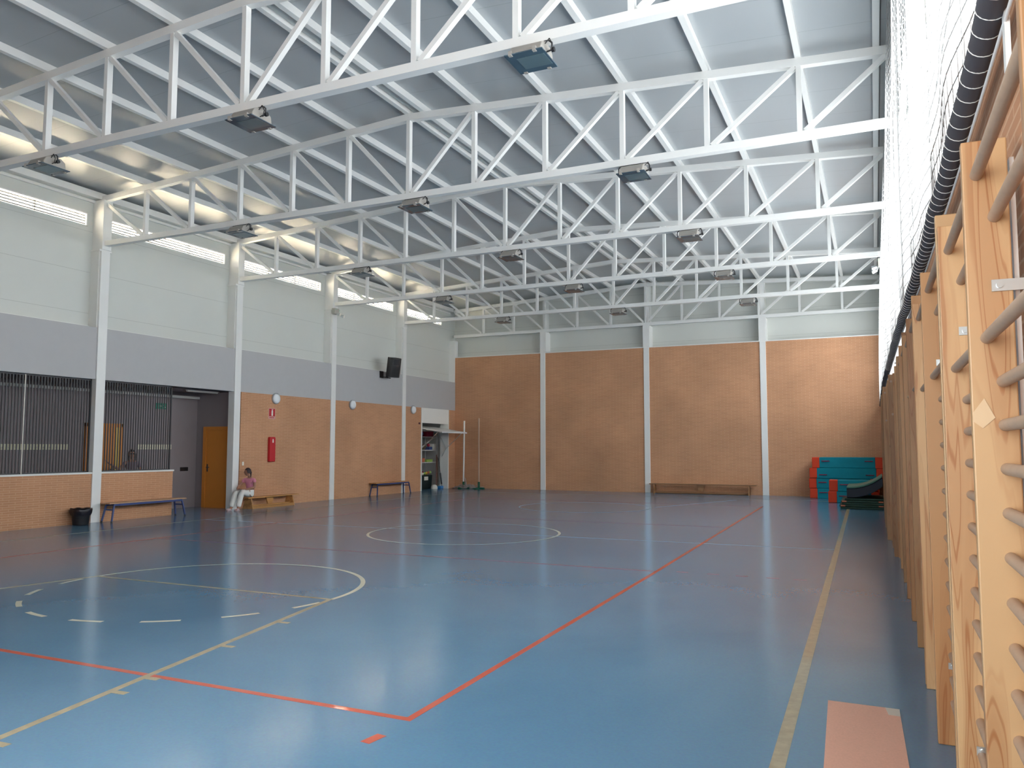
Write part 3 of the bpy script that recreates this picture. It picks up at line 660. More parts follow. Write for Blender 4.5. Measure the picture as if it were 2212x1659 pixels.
# emergency twin spotlight
def twin(x, y, z, sx, label):
    t = thing('emergency_spotlight', label, 'emergency light', (x, y, z), 'twin emergency spotlights')
    B(x, x + sx * .12, y - .12, y + .1, z - .05, z + .13).build('battery_box', mat('beige_box', (.42, .41, .36), .6), t, bevel=.006)
    for dy in (-.03, .16):
        m = MB(); c = (x + sx * .14, y + dy, z - .05 - dy * .2); m.cyl(c, (c[0] + sx * .10, c[1] + .02, c[2] - .03), .035, 14, .055); m.cyl((x + sx * .1, y + dy * .5, z), c, .012, 8); h = m.build('spot_head', m_chrome, t)
        mm = MB(); mm.cyl((c[0] + sx * .10, c[1] + .02, c[2] - .03), (c[0] + sx * .105, c[1] + .021, c[2] - .031), .048, 14); mm.build('lens', m_signw, h)
    m = MB(); m.sphere((x + sx * .12, y - .06, z + .1), .012); m.sphere((x + sx * .10, y + .14, z + .08), .012); m.build('green_indicator', mat('green_led', (.12, .65, .4), .3), t)
twin(-15.17, 19.45, 5.76, 1, 'twin emergency spotlight on the third white column of the left wall')
twin(.30, 19.35, 5.75, -1, 'twin emergency spotlight high beside the net at the far right')
# school benches with blue steel frames
m_pine_a = wood('pale_bench_wood', (0.60, 0.36, 0.21), (0.42, 0.20, 0.10), axis='y')
def bench_blue(x0, x1, y0, y1, ht, label):
    t = thing('school_bench', label, 'bench', ((x0 + x1) / 2, (y0 + y1) / 2, 0), 'wooden benches with blue steel legs')
    B(x0, x1, y0, y1, ht - .025, ht).build('seat', m_pine_a if y0 < 15 else m_pine_b, t, bevel=.004)
    m = MB()
    for x in (x0 + .04, x1 - .02): m.bar((x, y0 + .12, ht - .045), (x, y1 - .12, ht - .045), .02, .05, (0, 0, 1))
    for y in (y0 + .14, y1 - .14): m.bar((x0 + .04, y, ht - .045), (x1 - .02, y, ht - .045), .03, .03, (0, 0, 1))
    m.build('frame', m_bluem, t)
    for y, s_ in ((y0 + .12, -1), (y1 - .12, 1)):
        for x, sx in ((x0 + .04, -1), (x1 - .02, 1)):
            l = MB().bar((x, y, ht - .05), (x + sx * .035, y + s_ * .07, .015), .03, .03, (0, 1, 0)).build('leg', m_bluem, t)
            MB().cyl((x + sx * .035, y + s_ * .07, 0), (x + sx * .035, y + s_ * .07, .03), .022, 10).build('rubber_foot', m_black, l)
        MB().bar((x0 + .03, y + s_ * .025, ht - .15), (x1 - .01, y + s_ * .025, ht - .15), .02, .03, (0, 0, 1)).build('cross_bar', m_bluem, t)
bench_blue(-15.13, -14.83, 11.60, 13.64, .415, 'wooden bench with blue legs standing against the half wall by the black bin')
bench_blue(-15.16, -14.88, 21.40, 23.52, .43, 'wooden bench with blue legs beneath the loudspeaker on the far left')
# low balance benches
def bench_low(L_, ht, label, loc, along, wood_, ends, wd=.24):
    t = thing('gym_bench', label, 'bench', loc)
    def T(u, w, z): return (loc[0] + w, loc[1] + u, z) if along == 'y' else (loc[0] + u, loc[1] + w, z)
    def bx(u0, u1, w0, w1, z0, z1):
        a, b = T(u0, w0, z0), T(u1, w1, z1); return MB().box(min(a[0], b[0]), max(a[0], b[0]), min(a[1], b[1]), max(a[1], b[1]), z0, z1)
    bx(-L_ / 2, L_ / 2, -wd / 2, wd / 2, ht - .03, ht).build('seat', wood_, t, bevel=.005)
    for u in ends:
        a = .03; pr = [T(u + du, w, z) for du in (-a / 2, a / 2) for (w, z) in ((-wd * .72, 0), (wd * .72, 0), (wd * .42, ht - .03), (-wd * .42, ht - .03))]
        m = MB(); m.add(pr, [(0, 1, 2, 3), (7, 6, 5, 4), (0, 4, 5, 1), (1, 5, 6, 2), (2, 6, 7, 3), (3, 7, 4, 0)]); m.build('foot_board', wood_, t)
    u = (ends[0] + ends[1]) / 2
    m = MB(); vs = [T(u + du, w, z) for w in (-.02, .02) for du, z in ((-.06, .05), (.06, .05), (.15, ht - .03), (-.15, ht - .03))]; m.add(vs, [(0, 1, 2, 3), (7, 6, 5, 4), (0, 4, 5, 1), (1, 5, 6, 2), (2, 6, 7, 3), (3, 7, 4, 0)]); m.build('centre_brace', wood_, t)
    bx(ends[0], ends[1], wd * .50, wd * .66, .0, .07).build('floor_rail', wood_, t); bx(ends[0], ends[1], -.03, .03, .02, .09).build('balance_beam', wood_, t)
    return t
bench_low(1.96, .30, 'low varnished wooden gym bench the person in pink sits on', (-14.93, 16.60, 0), 'y', m_pine_b, (-.86, .72))
bb = bench_low(3.62, .34, 'long low wooden gym bench against the far brick wall', (-5.45, 27.03, 0), 'x', m_pine_bx, (-1.63, 1.58))
bb.children[0].name = 'seat'
# bin
t = thing('waste_bin', 'black waste bin with a black liner against the half wall', 'bin', (-14.97, 11.05, 0))
MB().lathe((-14.97, 11.05, 0), [(0, .0), (.145, 0), (.15, .02), (.18, .30), (.185, .31), (.17, .31), (.135, .03)], 24).build('bucket', m_black, t)
m = MB(); prof = [(.176, .20), (.20, .25), (.212, .31), (.20, .345), (.165, .33)]; n = 26; vs = []
for r_, h in prof:
    for i in range(n): a = 2 * pi * i / n; k = 1 + .025 * sin(5 * a + h * 20) + .03 * sin(9 * a); vs.append((-14.97 + r_ * k * cos(a), 11.05 + r_ * k * sin(a), h + .009 * sin(7 * a + 1)))
m.smooth = True; m.add(vs, [(j * n + i, j * n + (i + 1) % n, (j + 1) * n + (i + 1) % n, (j + 1) * n + i) for j in range(len(prof) - 1) for i in range(n)]); m.build('bin_liner', m_bag, t)

# ------------------------------------------------------------------ store room in the left wall
Y0, Y1 = 24.72, 26.70
for nm, bx_ in (('wall_store', (-17.5, -17.4, Y0 - .5, 28.4, 0, ZB1)), ('wall_store', (-17.5, -15.62, 28.3, 28.4, 0, ZB1)), ('wall_store', (-17.5, -15.62, Y0 - .5, Y0 - .4, 0, ZB1)), ('ceiling_store', (-17.5, -15.62, Y0 - .5, 28.4, ZB1, ZB1 + .1)), ('floor_store', (-17.5, -15.56, Y0 - .4, 28.3, -.12, -.001)), ('wall_store', (-15.62, -15.5, YF + .01, 28.4, 0, ZB1 + .1)), ('wall_store', (-15.62, -15.55, Y0 - .5, Y0 - .03, 0, ZB1))):
    struct(B(*bx_).build(nm, m_storew))
m = MB(); m.box(-15.56, XWL + .02, Y0 - .03, Y0 + .03, 0, ZB1); m.box(-15.56, XWL + .02, Y1 - .02, Y1 + .03, 0, ZB1); m.box(-15.5, XWL + .01, Y0, Y1, 2.50, ZB1)
struct(m.build('door_3', m_whited))
t = thing('tilting_door', 'white up-and-over store door swung out level above the opening', 'door', (-15.2, 25.7, 2.25))
m = MB(); a, b = (-15.75, 2.36), (-14.38, 2.14)
m.add([(a[0], Y0 + .05, a[1]), (a[0], Y1 - .05, a[1]), (b[0], Y1 + .0, b[1]), (b[0], Y0 + .05, b[1]), (a[0], Y0 + .05, a[1] + .035), (a[0], Y1 - .05, a[1] + .035), (b[0], Y1 + .0, b[1] + .035), (b[0], Y0 + .05, b[1] + .035)],
      [(0, 1, 2, 3), (7, 6, 5, 4), (0, 4, 5, 1), (1, 5, 6, 2), (2, 6, 7, 3), (3, 7, 4, 0)])
m.build('door_panel', m_whited, t)
m = MB()
for y in (Y0 + .07, Y1 - .07): m.bar((-14.55, y, 2.16), (-15.26, y, 1.55), .015, .025); m.bar((-15.26, y, 1.55), (-15.7, y, 2.32), .015, .025); m.bar((-15.26, y, 1.55), (-15.45, y, 1.25), .015, .025)
m.build('lever_arm', m_chrome, t)
m = MB(); m.bar((-14.39, Y0 + .05, 2.15), (-14.39, Y1, 2.15), .03, .05, (0, 0, 1)); m.build('bottom_rail', m_steelw, t)
# shelving
XS0, XS1, YS0, YS1 = -16.5, -15.95, 25.25, 27.10
t = thing('shelving_unit', 'white metal shelving unit inside the store room', 'shelves', (-16.2, 26.1, 0))
for z in (2.02, 1.50, 1.02): B(XS0, XS1, YS0, YS1, z - .03, z).build('shelf', m_steelw, t)
for x in (XS0, XS1):
    for y in (YS0, YS1): B(x - .015, x + .015, y - .015, y + .015, 0.0, 2.35).build('post', m_steelw, t)
m = MB(); m.bar((XS1, YS0 + .4, 1.5), (XS1, YS1 - .15, 2.0), .01, .02); m.build('cross_brace', m_steelw, t)
def blob(name, label, cat, c, r, m_, group=None):
    return tag(MB().sphere(c, *r).build(name, m_), label, cat, group)
def crate(name, label, cat, x, y, z, w, d_, h, m_):
    o = MB(); o.prism([(y - d_ * .46, z), (y + d_ * .46, z), (y + d_ / 2, z + h), (y - d_ / 2, z + h)], 'x', x - w / 2, x + w / 2); return tag(o.build(name, m_, bevel=.012), label, cat)
m_c1 = mat('toy_red', (.42, .02, .05), .5); m_c2 = mat('toy_blue', (.10, .18, .45), .5); m_c3 = mat('toy_olive', (.10, .09, .04), .7); m_c4 = mat('toy_orange', (.55, .16, .08), .6); m_c5 = mat('toy_lime', (.35, .50, .10), .6); m_c6 = mat('toy_yellow', (.75, .45, .05), .5)
crate('storage_box', 'crimson box on the top shelf of the store room', 'box', -16.12, 26.62, 2.02, .3, .5, .20, m_c1)
blob('ball', 'blue ball on the top shelf of the store room', 'ball', (-16.1, 26.10, 2.12), (.11,), m_c2)
crate('storage_box', 'pink box at the left of the top store shelf', 'box', -16.15, 25.80, 2.02, .3, .25, .17, mat('toy_pink', (.45, .2, .25), .6))
blob('ball', 'dark olive ball on the second shelf of the store room', 'ball', (-16.15, 26.02, 1.64), (.15, .17, .14), m_c3)
blob('net_bag', 'brown netted bag beside the dark ball on the second shelf', 'bag', (-16.15, 26.35, 1.61), (.13, .13, .11), mat('bag_brown', (.14, .10, .06), .8))
crate('storage_box', 'navy box on the second shelf of the store room', 'box', -16.1, 26.66, 1.50, .25, .26, .12, mat('box_navy', (.05, .07, .2), .6))
crate('storage_box', 'white box at the right of the second store shelf', 'box', -16.1, 26.95, 1.50, .25, .25, .24, m_signw)
blob('ball', 'small red ball on the navy box in the store room', 'ball', (-16.1, 26.68, 1.685), (.065,), m_c1)
crate('storage_box', 'orange box on the third shelf of the store room', 'box', -16.1, 26.02, 1.02, .25, .45, .16, m_c4)
crate('storage_box', 'green and yellow box on the third shelf of the store room', 'box', -16.1, 26.60, 1.02, .25, .45, .11, m_c5)
t = thing('toy_tub', 'dark green tub with a white label heaped with play equipment', 'tub', (-15.95, 26.0, 0))
m = MB(); m.prism([(25.35, .0), (26.48, .0), (26.55, .52), (25.3, .52)], 'x', -16.25, -15.82); m.build('tub', mat('tub_green', (.008, .02, .02), .5), t, bevel=.02)
B(-15.82, -15.815, 25.93, 26.22, .33, .47).build('label_plate', m_signw, t)
cols = [m_c6, m_c4, m_signw, m_c6, m_c5, m_c1, m_c6, m_c2, m_c4, m_c6, m_c5]
for i in range(11):
    y = 25.78 + .07 * i; c_ = (-15.95 + .06 * (-1) ** i, y, .56 + .07 * abs(sin(i * 1.7)))
    nm = ['yellow', 'orange', 'white', 'yellow', 'lime', 'red', 'yellow', 'blue', 'orange', 'yellow', 'lime'][i]
    blob('play_ball', '%s play ball on the heap in the dark tub, %s from the left' % (nm, ORD[i]), 'ball', c_, (.052,), cols[i], 'balls heaped in the tub')
for i, (ya, yb2, h, mm, la) in enumerate(((26.68, 26.98, 1.30, mat('stick_red', (.30, .12, .10), .6), 'reddish pole leaning inside the store room, left one'), (26.80, 27.05, 1.22, mat('stick_brown', (.28, .17, .12), .6), 'brown pole leaning inside the store room, right one'))):
    m = MB(); m.cyl((-15.72, ya, 0.0), (-15.9, yb2, h), .018, 10); tag(m.build('leaning_pole', mm), la, 'pole')
m = MB(); m.cyl((-15.42, 26.62, .0), (-15.5, 26.45, 1.2), .012, 10); m.cyl((-15.432, 26.596, .17), (-15.46, 26.54, .6), .03, 10)
tag(m.build('broom_handle', m_dark), 'dark broom handle leaning on the right jamb of the store room', 'broom')
m = MB(); m.lathe((-15.60, 26.32, .0), [(.0, .16), (.06, .15), (.11, .11), (.13, .06), (.13, 0)], 18); tag(m.build('white_bowl', m_signw), 'upturned white bowl on the store room floor', 'bowl')
tag(B(-15.60, -15.40, 26.48, 26.70, 0, .10).build('dustpan', mat('bright_blue', (.03, .2, .5), .4), bevel=.02), 'bright blue dustpan on the store room floor', 'dustpan')

# ------------------------------------------------------------------ pole stands near the far left corner
t = thing('pole_base', 'green steel floor base holding two upright poles by the far corner', 'stand', (-14.3, 26.95, 0))
m = MB(); m.box(-14.85, -13.75, 26.86, 26.98, .0, .05); m.box(-14.72, -14.60, 26.6, 27.2, 0, .04); m.box(-14.02, -13.92, 26.6, 27.2, 0, .04); m.build('base_bar', m_greenm, t, bevel=.005)
for x in (-14.64, -13.97): MB().cyl((x, 26.92, .05), (x, 26.92, .27), .045, 14).build('socket', m_greenm, t)
tag(MB().cyl((-14.64, 26.92, .27), (-14.62, 26.92, 2.63), .032, 14).build('white_pole', m_whited), 'white upright pole in the left socket of the green base', 'pole')
tag(MB().cyl((-13.97, 26.92, .27), (-13.98, 26.92, 2.72), .030, 14).build('wooden_pole', mat('pale_pole', (.50, .34, .24), .6)), 'pale wooden upright pole in the right socket of the green base', 'pole')
m = MB(); rnd = random.Random(3)
for s_ in range(26):
    p = Vector((-15.0 + rnd.random() * .9, 26.75 + rnd.random() * .45, .02)); pts = [p]
    for k in range(9):
        p = p + Vector((rnd.uniform(-.14, .16), rnd.uniform(-.07, .07), 0)); p.x = min(max(p.x, -15.12), -13.7); p.y = min(max(p.y, 26.62), 27.2); q = p.copy(); q.z = .012 + rnd.random() * (.16 if -14.9 < q.x < -14.2 else .06); pts.append(q)
    m.tube(pts, .009, 5)
m.tube([(-14.58, 26.9, .02), (-14.52, 26.87, .3), (-14.55, 26.86, .42), (-14.50, 26.85, .25), (-14.46, 26.86, .02)], .018, 6)
o = tag(m.build('heaped_net', mat('net_cord_grey', (.42, .36, .33), .8)), 'tangled pale net cord heaped on the floor at the corner', 'net')

# ------------------------------------------------------------------ gym mats at the right
def mat_block(x0, x1, y0, y1, z0, z1, label, ewl=.22, ewr=.22, hl=None):
    t = thing('gym_mat', label, 'gym mat', ((x0 + x1) / 2, (y0 + y1) / 2, z0), 'teal and red foam mats')
    B(x0 + ewl, x1 - ewr, y0, y1, z0, z1).build('teal_body', m_teal, t, bevel=.018)
    if ewl: B(x0, x0 + ewl + .003, y0 - .002, y1, z0 + .002, z1 - .002).build('red_end', m_redv, t, bevel=.018)
    if ewr: B(x1 - ewr - .003, x1, y0 - .002, y1, z0 + .002, z1 - .002).build('red_end', m_redv, t, bevel=.018)
    z = z0 + (z1 - z0) * (hl or .6)
    for x in (x0 + ewl + .18, x1 - ewr - .18):
        m = MB(); m.tube([(x - .11, y0, z), (x - .09, y0 - .018, z), (x + .09, y0 - .018, z), (x + .11, y0, z)], .014, 8); m.build('handle', m_handle, t)
mat_block(-1.92, .07, 26.3, 27.15, .0, .315, 'bottom teal and red foam mat of the stack in the right corner')
mat_block(-1.94, .05, 26.3, 27.15, .317, .63, 'second foam mat from the floor in the tall stack')
mat_block(-1.92, .22, 26.28, 27.15, .632, .95, 'third foam mat of the tall stack with its end sticking out', hl=.35)
mat_block(-1.84, .20, 26.32, 27.15, .952, 1.285, 'topmost teal and red foam mat of the tall stack', hl=.65)
mat_block(-1.29, .05, 24.45, 24.95, .0, .33, 'lower short foam mat in front of the tall stack', .23, .2)
mat_block(-1.26, .05, 24.45, 24.95, .332, .655, 'upper short foam mat in front of the tall stack', .23, .2)
def slab(name, pts, y0, y1, th, m_, parent=None, bevel=.012):
    m = MB(); n = len(pts); vs = []
    for y in (y0, y1):
        for (x, z) in pts: vs.append((x, y, z))
        for (x, z) in reversed(pts): vs.append((x, y, z + th))
    k = 2 * n; m.add(vs, [tuple(range(k))[::-1], tuple(range(k, 2 * k))] + [(i, (i + 1) % k, (i + 1) % k + k, i + k) for i in range(k)]); return m.build(name, m_, parent, bevel=bevel)
gl = ['bottom dark green floor mat of the pile beside the wall bars', 'second dark green floor mat of the pile beside the wall bars', 'third dark green floor mat of the pile beside the wall bars', 'fourth dark green floor mat of the pile, thin with orange corner tabs', 'fifth dark green floor mat, uppermost flat one of the pile']
for i in range(5):
    z = .006 + i * .055; a = -.90 + (.02, .0, .06, .03, .13)[i]
    t = thing('floor_mat', gl[i], 'floor mat', (-.4, 22.7, z), 'dark green floor mats')
    slab('pad', [(a, z), (a + .35, z), (-.2, z), (.155, z)], 22.1 + .02 * i, 24.0, .048, m_gvd, t)
    if i in (1, 3):
        B(a + .03, a + .14, 22.095 + .02 * i, 22.1 + .02 * i + .002, z + .008, z + .042).build('corner_tab', m_c4, t); B(.03, .14, 22.095 + .02 * i, 22.1 + .02 * i + .002, z + .008, z + .042).build('corner_tab', m_c4, t)
def curve(n=14):
    P_ = []
    for k in range(n + 1):
        u = k / n; P_.append((-.72 + .86 * u, .29 + .30 * u ** 2.4))
    return P_
ct = curve()
slab('floor_mat', ct, 22.2, 23.9, .235, m_navy); o = bpy.data.objects['floor_mat.005'] if 'floor_mat.005' in bpy.data.objects else None
o = [o_ for o_ in COL.objects if o_.name.startswith('floor_mat') and o_.type == 'MESH' and o_.parent is None][-1]
tag(o, 'thick navy crash mat sagging on the green pile, end turned up', 'floor mat')
slab('floor_mat', [(x, z + .24) for x, z in ct], 22.18, 23.95, .05, m_gvl)
o = [o_ for o_ in COL.objects if o_.name.startswith('floor_mat') and o_.type == 'MESH' and o_.parent is None and 'label' not in o_.keys()][-1]
tag(o, 'pale green mat draped in a curve on top of the pile', 'floor mat')

# cardboard on the floor in front
t = thing('hardboard_sheet', 'pink hardboard sheet lying on the blue floor beside the wall bars', 'board', (-.11, 4.8, 0))
m = MB(); q = [(-.322, 5.416), (.083, 5.409), (.125, 3.6), (-.262, 3.6)]
m.add([(x, y, z) for z in (.001, .007) for x, y in q], [(3, 2, 1, 0), (4, 5, 6, 7), (0, 1, 5, 4), (1, 2, 6, 5), (2, 3, 7, 6), (3, 0, 4, 7)]); m.build('sheet', m_card, t)
m = MB(); q = [(.005, 5.41), (.084, 5.408), (.086, 5.27), (.022, 5.275)]
m.add([(x, y, z) for z in (.0071, .0078) for x, y in q], [(3, 2, 1, 0), (4, 5, 6, 7), (0, 1, 5, 4), (1, 2, 6, 5), (2, 3, 7, 6), (3, 0, 4, 7)]); m.build('corner_tape', mat('white_tape', (.6, .55, .47), .4), t)

# ------------------------------------------------------------------ people
def skin(name, chains, m_, parent, levels=2, root=0):
    """chains: list of lists of (x,y,z,rx[,ry]); a chain may start with an int index of an existing vertex"""
    V_ = []; E2 = []; Rr = []
    for ch in chains:
        prev = None
        for p in ch:
            if isinstance(p, int): prev = p; continue
            V_.append(p[:3]); Rr.append((p[3], p[4] if len(p) > 4 else p[3])); i = len(V_) - 1
            if prev is not None: E2.append((prev, i))
            prev = i
    me = bpy.data.meshes.new(name); off = parent_world(parent)
    me.from_pydata([tuple(Vector(v) - off) for v in V_], E2, []); me.materials.append(m_)
    o = bpy.data.objects.new(name, me); COL.objects.link(o); o.parent = parent
    md = o.modifiers.new('skin', 'SKIN'); md.use_smooth_shade = True
    for i, (a, b) in enumerate(Rr): me.skin_vertices[0].data[i].radius = (a, b); me.skin_vertices[0].data[i].use_root = (i == root)
    s_ = o.modifiers.new('sub', 'SUBSURF'); s_.levels = levels; s_.render_levels = levels
    return o
def head(parent, c, f, s_, glasses=False, hair='tied'):
    """c centre of head, f facing angle (radians around z; 0 = +x), s_ = head height"""
    M = Matrix.Translation(c) @ Matrix.Rotation(f, 4, 'Z') @ Matrix.Scale(s_, 4)
    m = MB(); m.smooth = True; n, k = 20, 14; vs = []
    for j in range(k + 1):
        t = pi * j / k
        for i in range(n):
            a = 2 * pi * i / n; x = .40 * sin(t) * cos(a); y = .33 * sin(t) * sin(a); z = .5 * cos(t)
            if z < 0: y *= 1 + z * .75; x *= (1 + z * .25) if x > 0 else (1 + z * .9)
            front = max(0, cos(a)) ** 6 * sin(t)
            x += .085 * front * math.exp(-((z + .04) / .07) ** 2) + .03 * front * math.exp(-((z + .24) / .05) ** 2) + .03 * front * math.exp(-((z + .40) / .06) ** 2)
            x -= .035 * front * math.exp(-((z - .06) / .05) ** 2)
            vs.append(M @ Vector((x, y, z)))
    m.add(vs, [(j * n + i, (j + 1) * n + i, (j + 1) * n + (i + 1) % n, j * n + (i + 1) % n) for j in range(k) for i in range(n)])
    for sy in (-1, 1): m.sphere(M @ Vector((-.02, sy * .33, -.03)), .05 * s_, .03 * s_, .09 * s_, 8, 6)
    h = m.build('head', m_skin, parent)
    m = MB()
    for sy in (-1, 1): m.sphere(M @ Vector((.345, sy * .13, .055)), .028 * s_, n=8, m=6)
    m.build('eyes', m_black, h)
    m = MB(); m.sphere(M @ Vector((.375, 0, -.24)), .02 * s_, .07 * s_, .016 * s_, 8, 6, Matrix.Rotation(f, 3, 'Z')); m.build('mouth', mat('lips', (.30, .08, .07), .5), h)
    if glasses:
        m = MB()
        for sy in (-1, 1): m.sphere(M @ Vector((.385, sy * .14, .06)), .03 * s_, .11 * s_, .075 * s_, 10, 6, Matrix.Rotation(f, 3, 'Z'))
        m.bar(M @ Vector((.39, -.1, .08)), M @ Vector((.39, .1, .08)), .02 * s_, .02 * s_, (0, 0, 1)); m.build('sunglasses', m_black, h)
    m = MB(); m.smooth = True; vs = []; n, k = 20, 10
    for j in range(k + 1):
        t = pi * .62 * j / k
        for i in range(n):
            a = 2 * pi * i / n; x = -.04 + .43 * sin(t) * cos(a); y = .37 * sin(t) * sin(a); z = .04 + .52 * cos(t)
            if cos(a) > .3 and z < .30: z = .30 + (z - .30) * .05; x = min(x, .30)
            vs.append(M @ Vector((x, y, z)))
    m.add(vs, [(j * n + i, (j + 1) * n + i, (j + 1) * n + (i + 1) % n, j * n + (i + 1) % n) for j in range(k) for i in range(n)])
    if hair == 'tied':
        m.sphere(M @ Vector((-.40, 0, -.05)), .13 * s_, n=10, m=7); m.cyl(M @ Vector((-.40, 0, -.05)), M @ Vector((-.42, .0, -.62)), .12 * s_, 10, .04 * s_)
    else:
        for sy in (-1, 1): m.cyl(M @ Vector((-.05, sy * .30, .1)), M @ Vector((-.02, sy * .34, -.75)), .15 * s_, 10, .07 * s_)
        m.cyl(M @ Vector((-.24, 0, .1)), M @ Vector((-.26, 0, -.8)), .26 * s_, 12, .16 * s_)
    m.build('hair', m_hair, parent)
    return h
def hand(name_chains, wrist, d, palm_n, s_, thumb_side, curl=.35):
    """returns chains for palm and five fingers starting at the wrist; d finger direction, palm_n out of the palm"""
    d = Vector(d).normalized(); pn = Vector(palm_n); pn = (pn - d * pn.dot(d)).normalized(); sd = d.cross(pn) * thumb_side; w = Vector(wrist); out = []
    out.append([(*(w), .024 * s_, .016 * s_), (*(w + d * .045 * s_), .034 * s_, .014 * s_), (*(w + d * .085 * s_), .036 * s_, .013 * s_)])
    for i, (o_, L_) in enumerate(((.027, .062), (.009, .072), (-.009, .068), (-.027, .052))):
        b = w + d * .09 * s_ + sd * o_ * s_; ch = [(*(b - d * .02 * s_), .008 * s_)]; p = b; dd = d.copy()
        for k in range(3):
            dd = (dd + pn * curl).normalized(); p = p + dd * L_ * s_ * (.45, .32, .23)[k]; ch.append((*p, (.0085, .008, .007)[k] * s_))
        out.append(ch)
    b = w + d * .03 * s_ + sd * .026 * s_; p = b; dd = (d * .6 + sd * .8).normalized(); ch = [(*b, .011 * s_)]
    for k in range(2): p = p + dd * .033 * s_; ch.append((*p, (.010, .008)[k] * s_)); dd = (dd + d * .5 + pn * .2).normalized()
    out.append(ch); return out
# seated person in pink
P = thing('person', 'person in a pink top and white trousers sitting on the low bench', 'person', (-14.9, 15.75, 0))
hx, hy, hz = -14.93, 15.80, .40
body = [[(hx, hy, hz, .12, .095), (hx + .0, hy + .0, hz + .13, .10, .08), (hx + .01, hy - .03, hz + .27, .105, .075), (hx + .02, hy - .05, hz + .37, .085, .06), (hx + .02, hy - .06, hz + .42, .038), (hx + .01, hy - .07, hz + .48, .036)],
        [3, (hx - .12, hy - .09, hz + .35, .042), (hx - .17, hy - .18, hz + .22, .035), (hx - .12, hy - .33, hz + .14, .027), (hx - .07, hy - .38, hz + .13, .020)],
        [3, (hx + .15, hy - .01, hz + .35, .042), (hx + .20, hy - .06, hz + .16, .035), (hx + .12, hy - .24, hz + .12, .027), (hx + .05, hy - .31, hz + .12, .020)],
        [0, (hx - .07, hy - .06, hz - .01, .08), (hx - .09, hy - .42, hz + .05, .062), (hx - .03, hy - .56, .22, .05), (hx + .01, hy - .66, .06, .034), (hx + .02, hy - .74, .028, .028, .022), (hx + .03, hy - .82, .022, .022, .016)],
        [0, (hx + .08, hy - .04, hz - .01, .08), (hx + .10, hy - .40, hz + .05, .062), (hx + .12, hy - .49, .22, .05), (hx + .15, hy - .56, .06, .034), (hx + .18, hy - .63, .028, .028, .022), (hx + .21, hy - .70, .022, .022, .016)]]
skin('body', body, m_skin, P)
for (wr, dd, ts) in (((hx - .07, hy - .38, hz + .13), (.7, -.6, 0), 1), ((hx + .05, hy - .31, hz + .12), (-.7, -.6, 0), -1)):
    for i, ch in enumerate(hand(None, wr, dd, (0, 0, -1), .85, ts, .25)): skin('palm' if i == 0 else ('thumb' if i == 5 else 'finger'), [ch], m_skin, P, 1)
shirt = [[(hx, hy, hz - .03, .135, .112), (hx, hy, hz + .14, .112, .092), (hx + .01, hy - .03, hz + .27, .118, .088), (hx + .02, hy - .05, hz + .36, .092, .07)],
         [3, (hx - .12, hy - .09, hz + .35, .055), (hx - .15, hy - .14, hz + .27, .052)], [3, (hx + .15, hy - .01, hz + .35, .055), (hx + .18, hy - .04, hz + .26, .052)]]
skin('pink_top', shirt, m_pink, P)
tr = [[(hx, hy, hz - .01, .135, .105), (hx, hy, hz + .09, .120, .098)],
      [0, (hx - .07, hy - .06, hz - .01, .092), (hx - .09, hy - .42, hz + .05, .074), (hx - .03, hy - .56, .22, .068), (hx + .01, hy - .66, .075, .066)],
      [0, (hx + .08, hy - .04, hz - .01, .092), (hx + .10, hy - .40, hz + .05, .074), (hx + .12, hy - .49, .22, .068), (hx + .15, hy - .56, .075, .066)]]
skin('white_trousers', tr, m_wcot, P)
for (fx_, fy_) in ((hx + .02, hy - .74), (hx + .18, hy - .63)):
    m = MB(); m.sphere((fx_, fy_ - .01, .032), .036, .082, .028, 12, 8); m.box(fx_ - .03, fx_ + .03, fy_ - .08, fy_ + .07, 0.001, .015); m.build('shoe', mat('pale_shoe', (.55, .42, .42), .6), P)
head(P, (hx - .01, hy - .10, hz + .555), math.atan2(-.55, -.75), .205)
B(hx - .10, hx + .10, hy - .42, hy - .22, hz + .10, hz + .11).build('paper_on_lap', m_wcot, P)
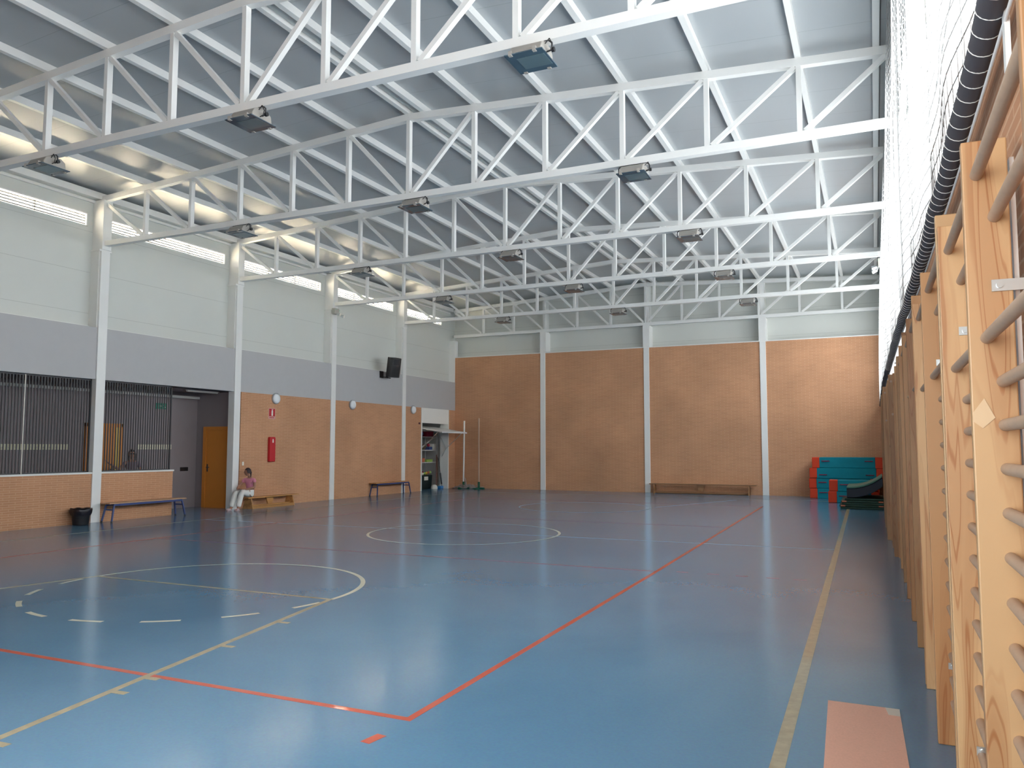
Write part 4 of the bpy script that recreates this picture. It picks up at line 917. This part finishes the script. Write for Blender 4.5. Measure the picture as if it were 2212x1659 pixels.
# standing person behind the half wall
P = thing('person', 'dark-haired person with sunglasses standing behind the half wall with one arm raised', 'person', (-16.1, 13.1, 0))
hx, hy, hz = -16.10, 13.13, .80
fwv = Vector((.85, -.52, 0)); sdv = Vector((.52, .85, 0))
def q(f, s_, z): v = Vector((hx, hy, 0)) + fwv * f + sdv * s_; return (v.x, v.y, z)
body = [[(*q(0, 0, hz), .13, .10), (*q(.0, 0, hz + .16), .10, .08), (*q(.01, 0, hz + .32), .12, .085), (*q(0, 0, hz + .45), .095, .06), (*q(0, 0, hz + .50), .042), (*q(.01, 0, hz + .56), .042)],
        [3, (*q(.0, -.15, hz + .42), .045), (*q(.06, -.26, hz + .27), .037), (*q(.16, -.42, hz + .38), .028), (*q(.18, -.47, hz + .41), .021)],
        [3, (*q(.0, .16, hz + .42), .045), (*q(-.02, .22, hz + .18), .037), (*q(.05, .24, hz - .03), .028), (*q(.06, .24, hz - .07), .021)],
        [0, (*q(0, -.08, hz - .05), .09), (*q(.02, -.09, .43), .062), (*q(.0, -.09, .09), .04), (*q(.10, -.10, .04), .032, .025)],
        [0, (*q(0, .08, hz - .05), .09), (*q(.02, .09, .43), .062), (*q(.0, .09, .09), .04), (*q(.10, .10, .04), .032, .025)]]
skin('body', body, m_skin, P)
for (wr, dd, pn_, ts) in ((q(.18, -.47, hz + .41), (-.35, -.7, .5), (.3, 0, 1), 1), (q(.06, .24, hz - .07), (0, 0, -1), (-.5, -.8, 0), 1)):
    for i, ch in enumerate(hand(None, wr, dd, pn_, 1.0, ts, .3)): skin('palm' if i == 0 else ('thumb' if i == 5 else 'finger'), [ch], m_skin, P, 1)
skin('top', [[(*q(0, 0, hz + .02), .135, .105), (*q(.0, 0, hz + .16), .112, .092), (*q(.01, 0, hz + .32), .132, .097), (*q(0, 0, hz + .43), .10, .07)], [3, (*q(0, -.14, hz + .42), .056), (*q(.03, -.20, hz + .34), .05)], [3, (*q(0, .15, hz + .42), .056), (*q(0, .19, hz + .32), .05)]], m_gcot, P)
skin('trousers', [[(*q(0, 0, hz), .14, .11), (*q(0, 0, hz + .07), .125, .10)], [0, (*q(0, -.08, hz - .05), .10), (*q(.02, -.09, .43), .075), (*q(.0, -.09, .10), .06)], [0, (*q(0, .08, hz - .05), .10), (*q(.02, .09, .43), .075), (*q(0, .09, .10), .06)]], m_wcot, P)
for s_ in (-.1, .1):
    c_ = Vector(q(.06, s_, .035)); m = MB(); m.sphere(c_, .11, .045, .034, 12, 8, Matrix.Rotation(math.atan2(fwv.y, fwv.x), 3, 'Z')); m.build('shoe', m_dark, P)
head(P, q(.02, 0, hz + .63), math.atan2(fwv.y, fwv.x), .225, True, 'loose')
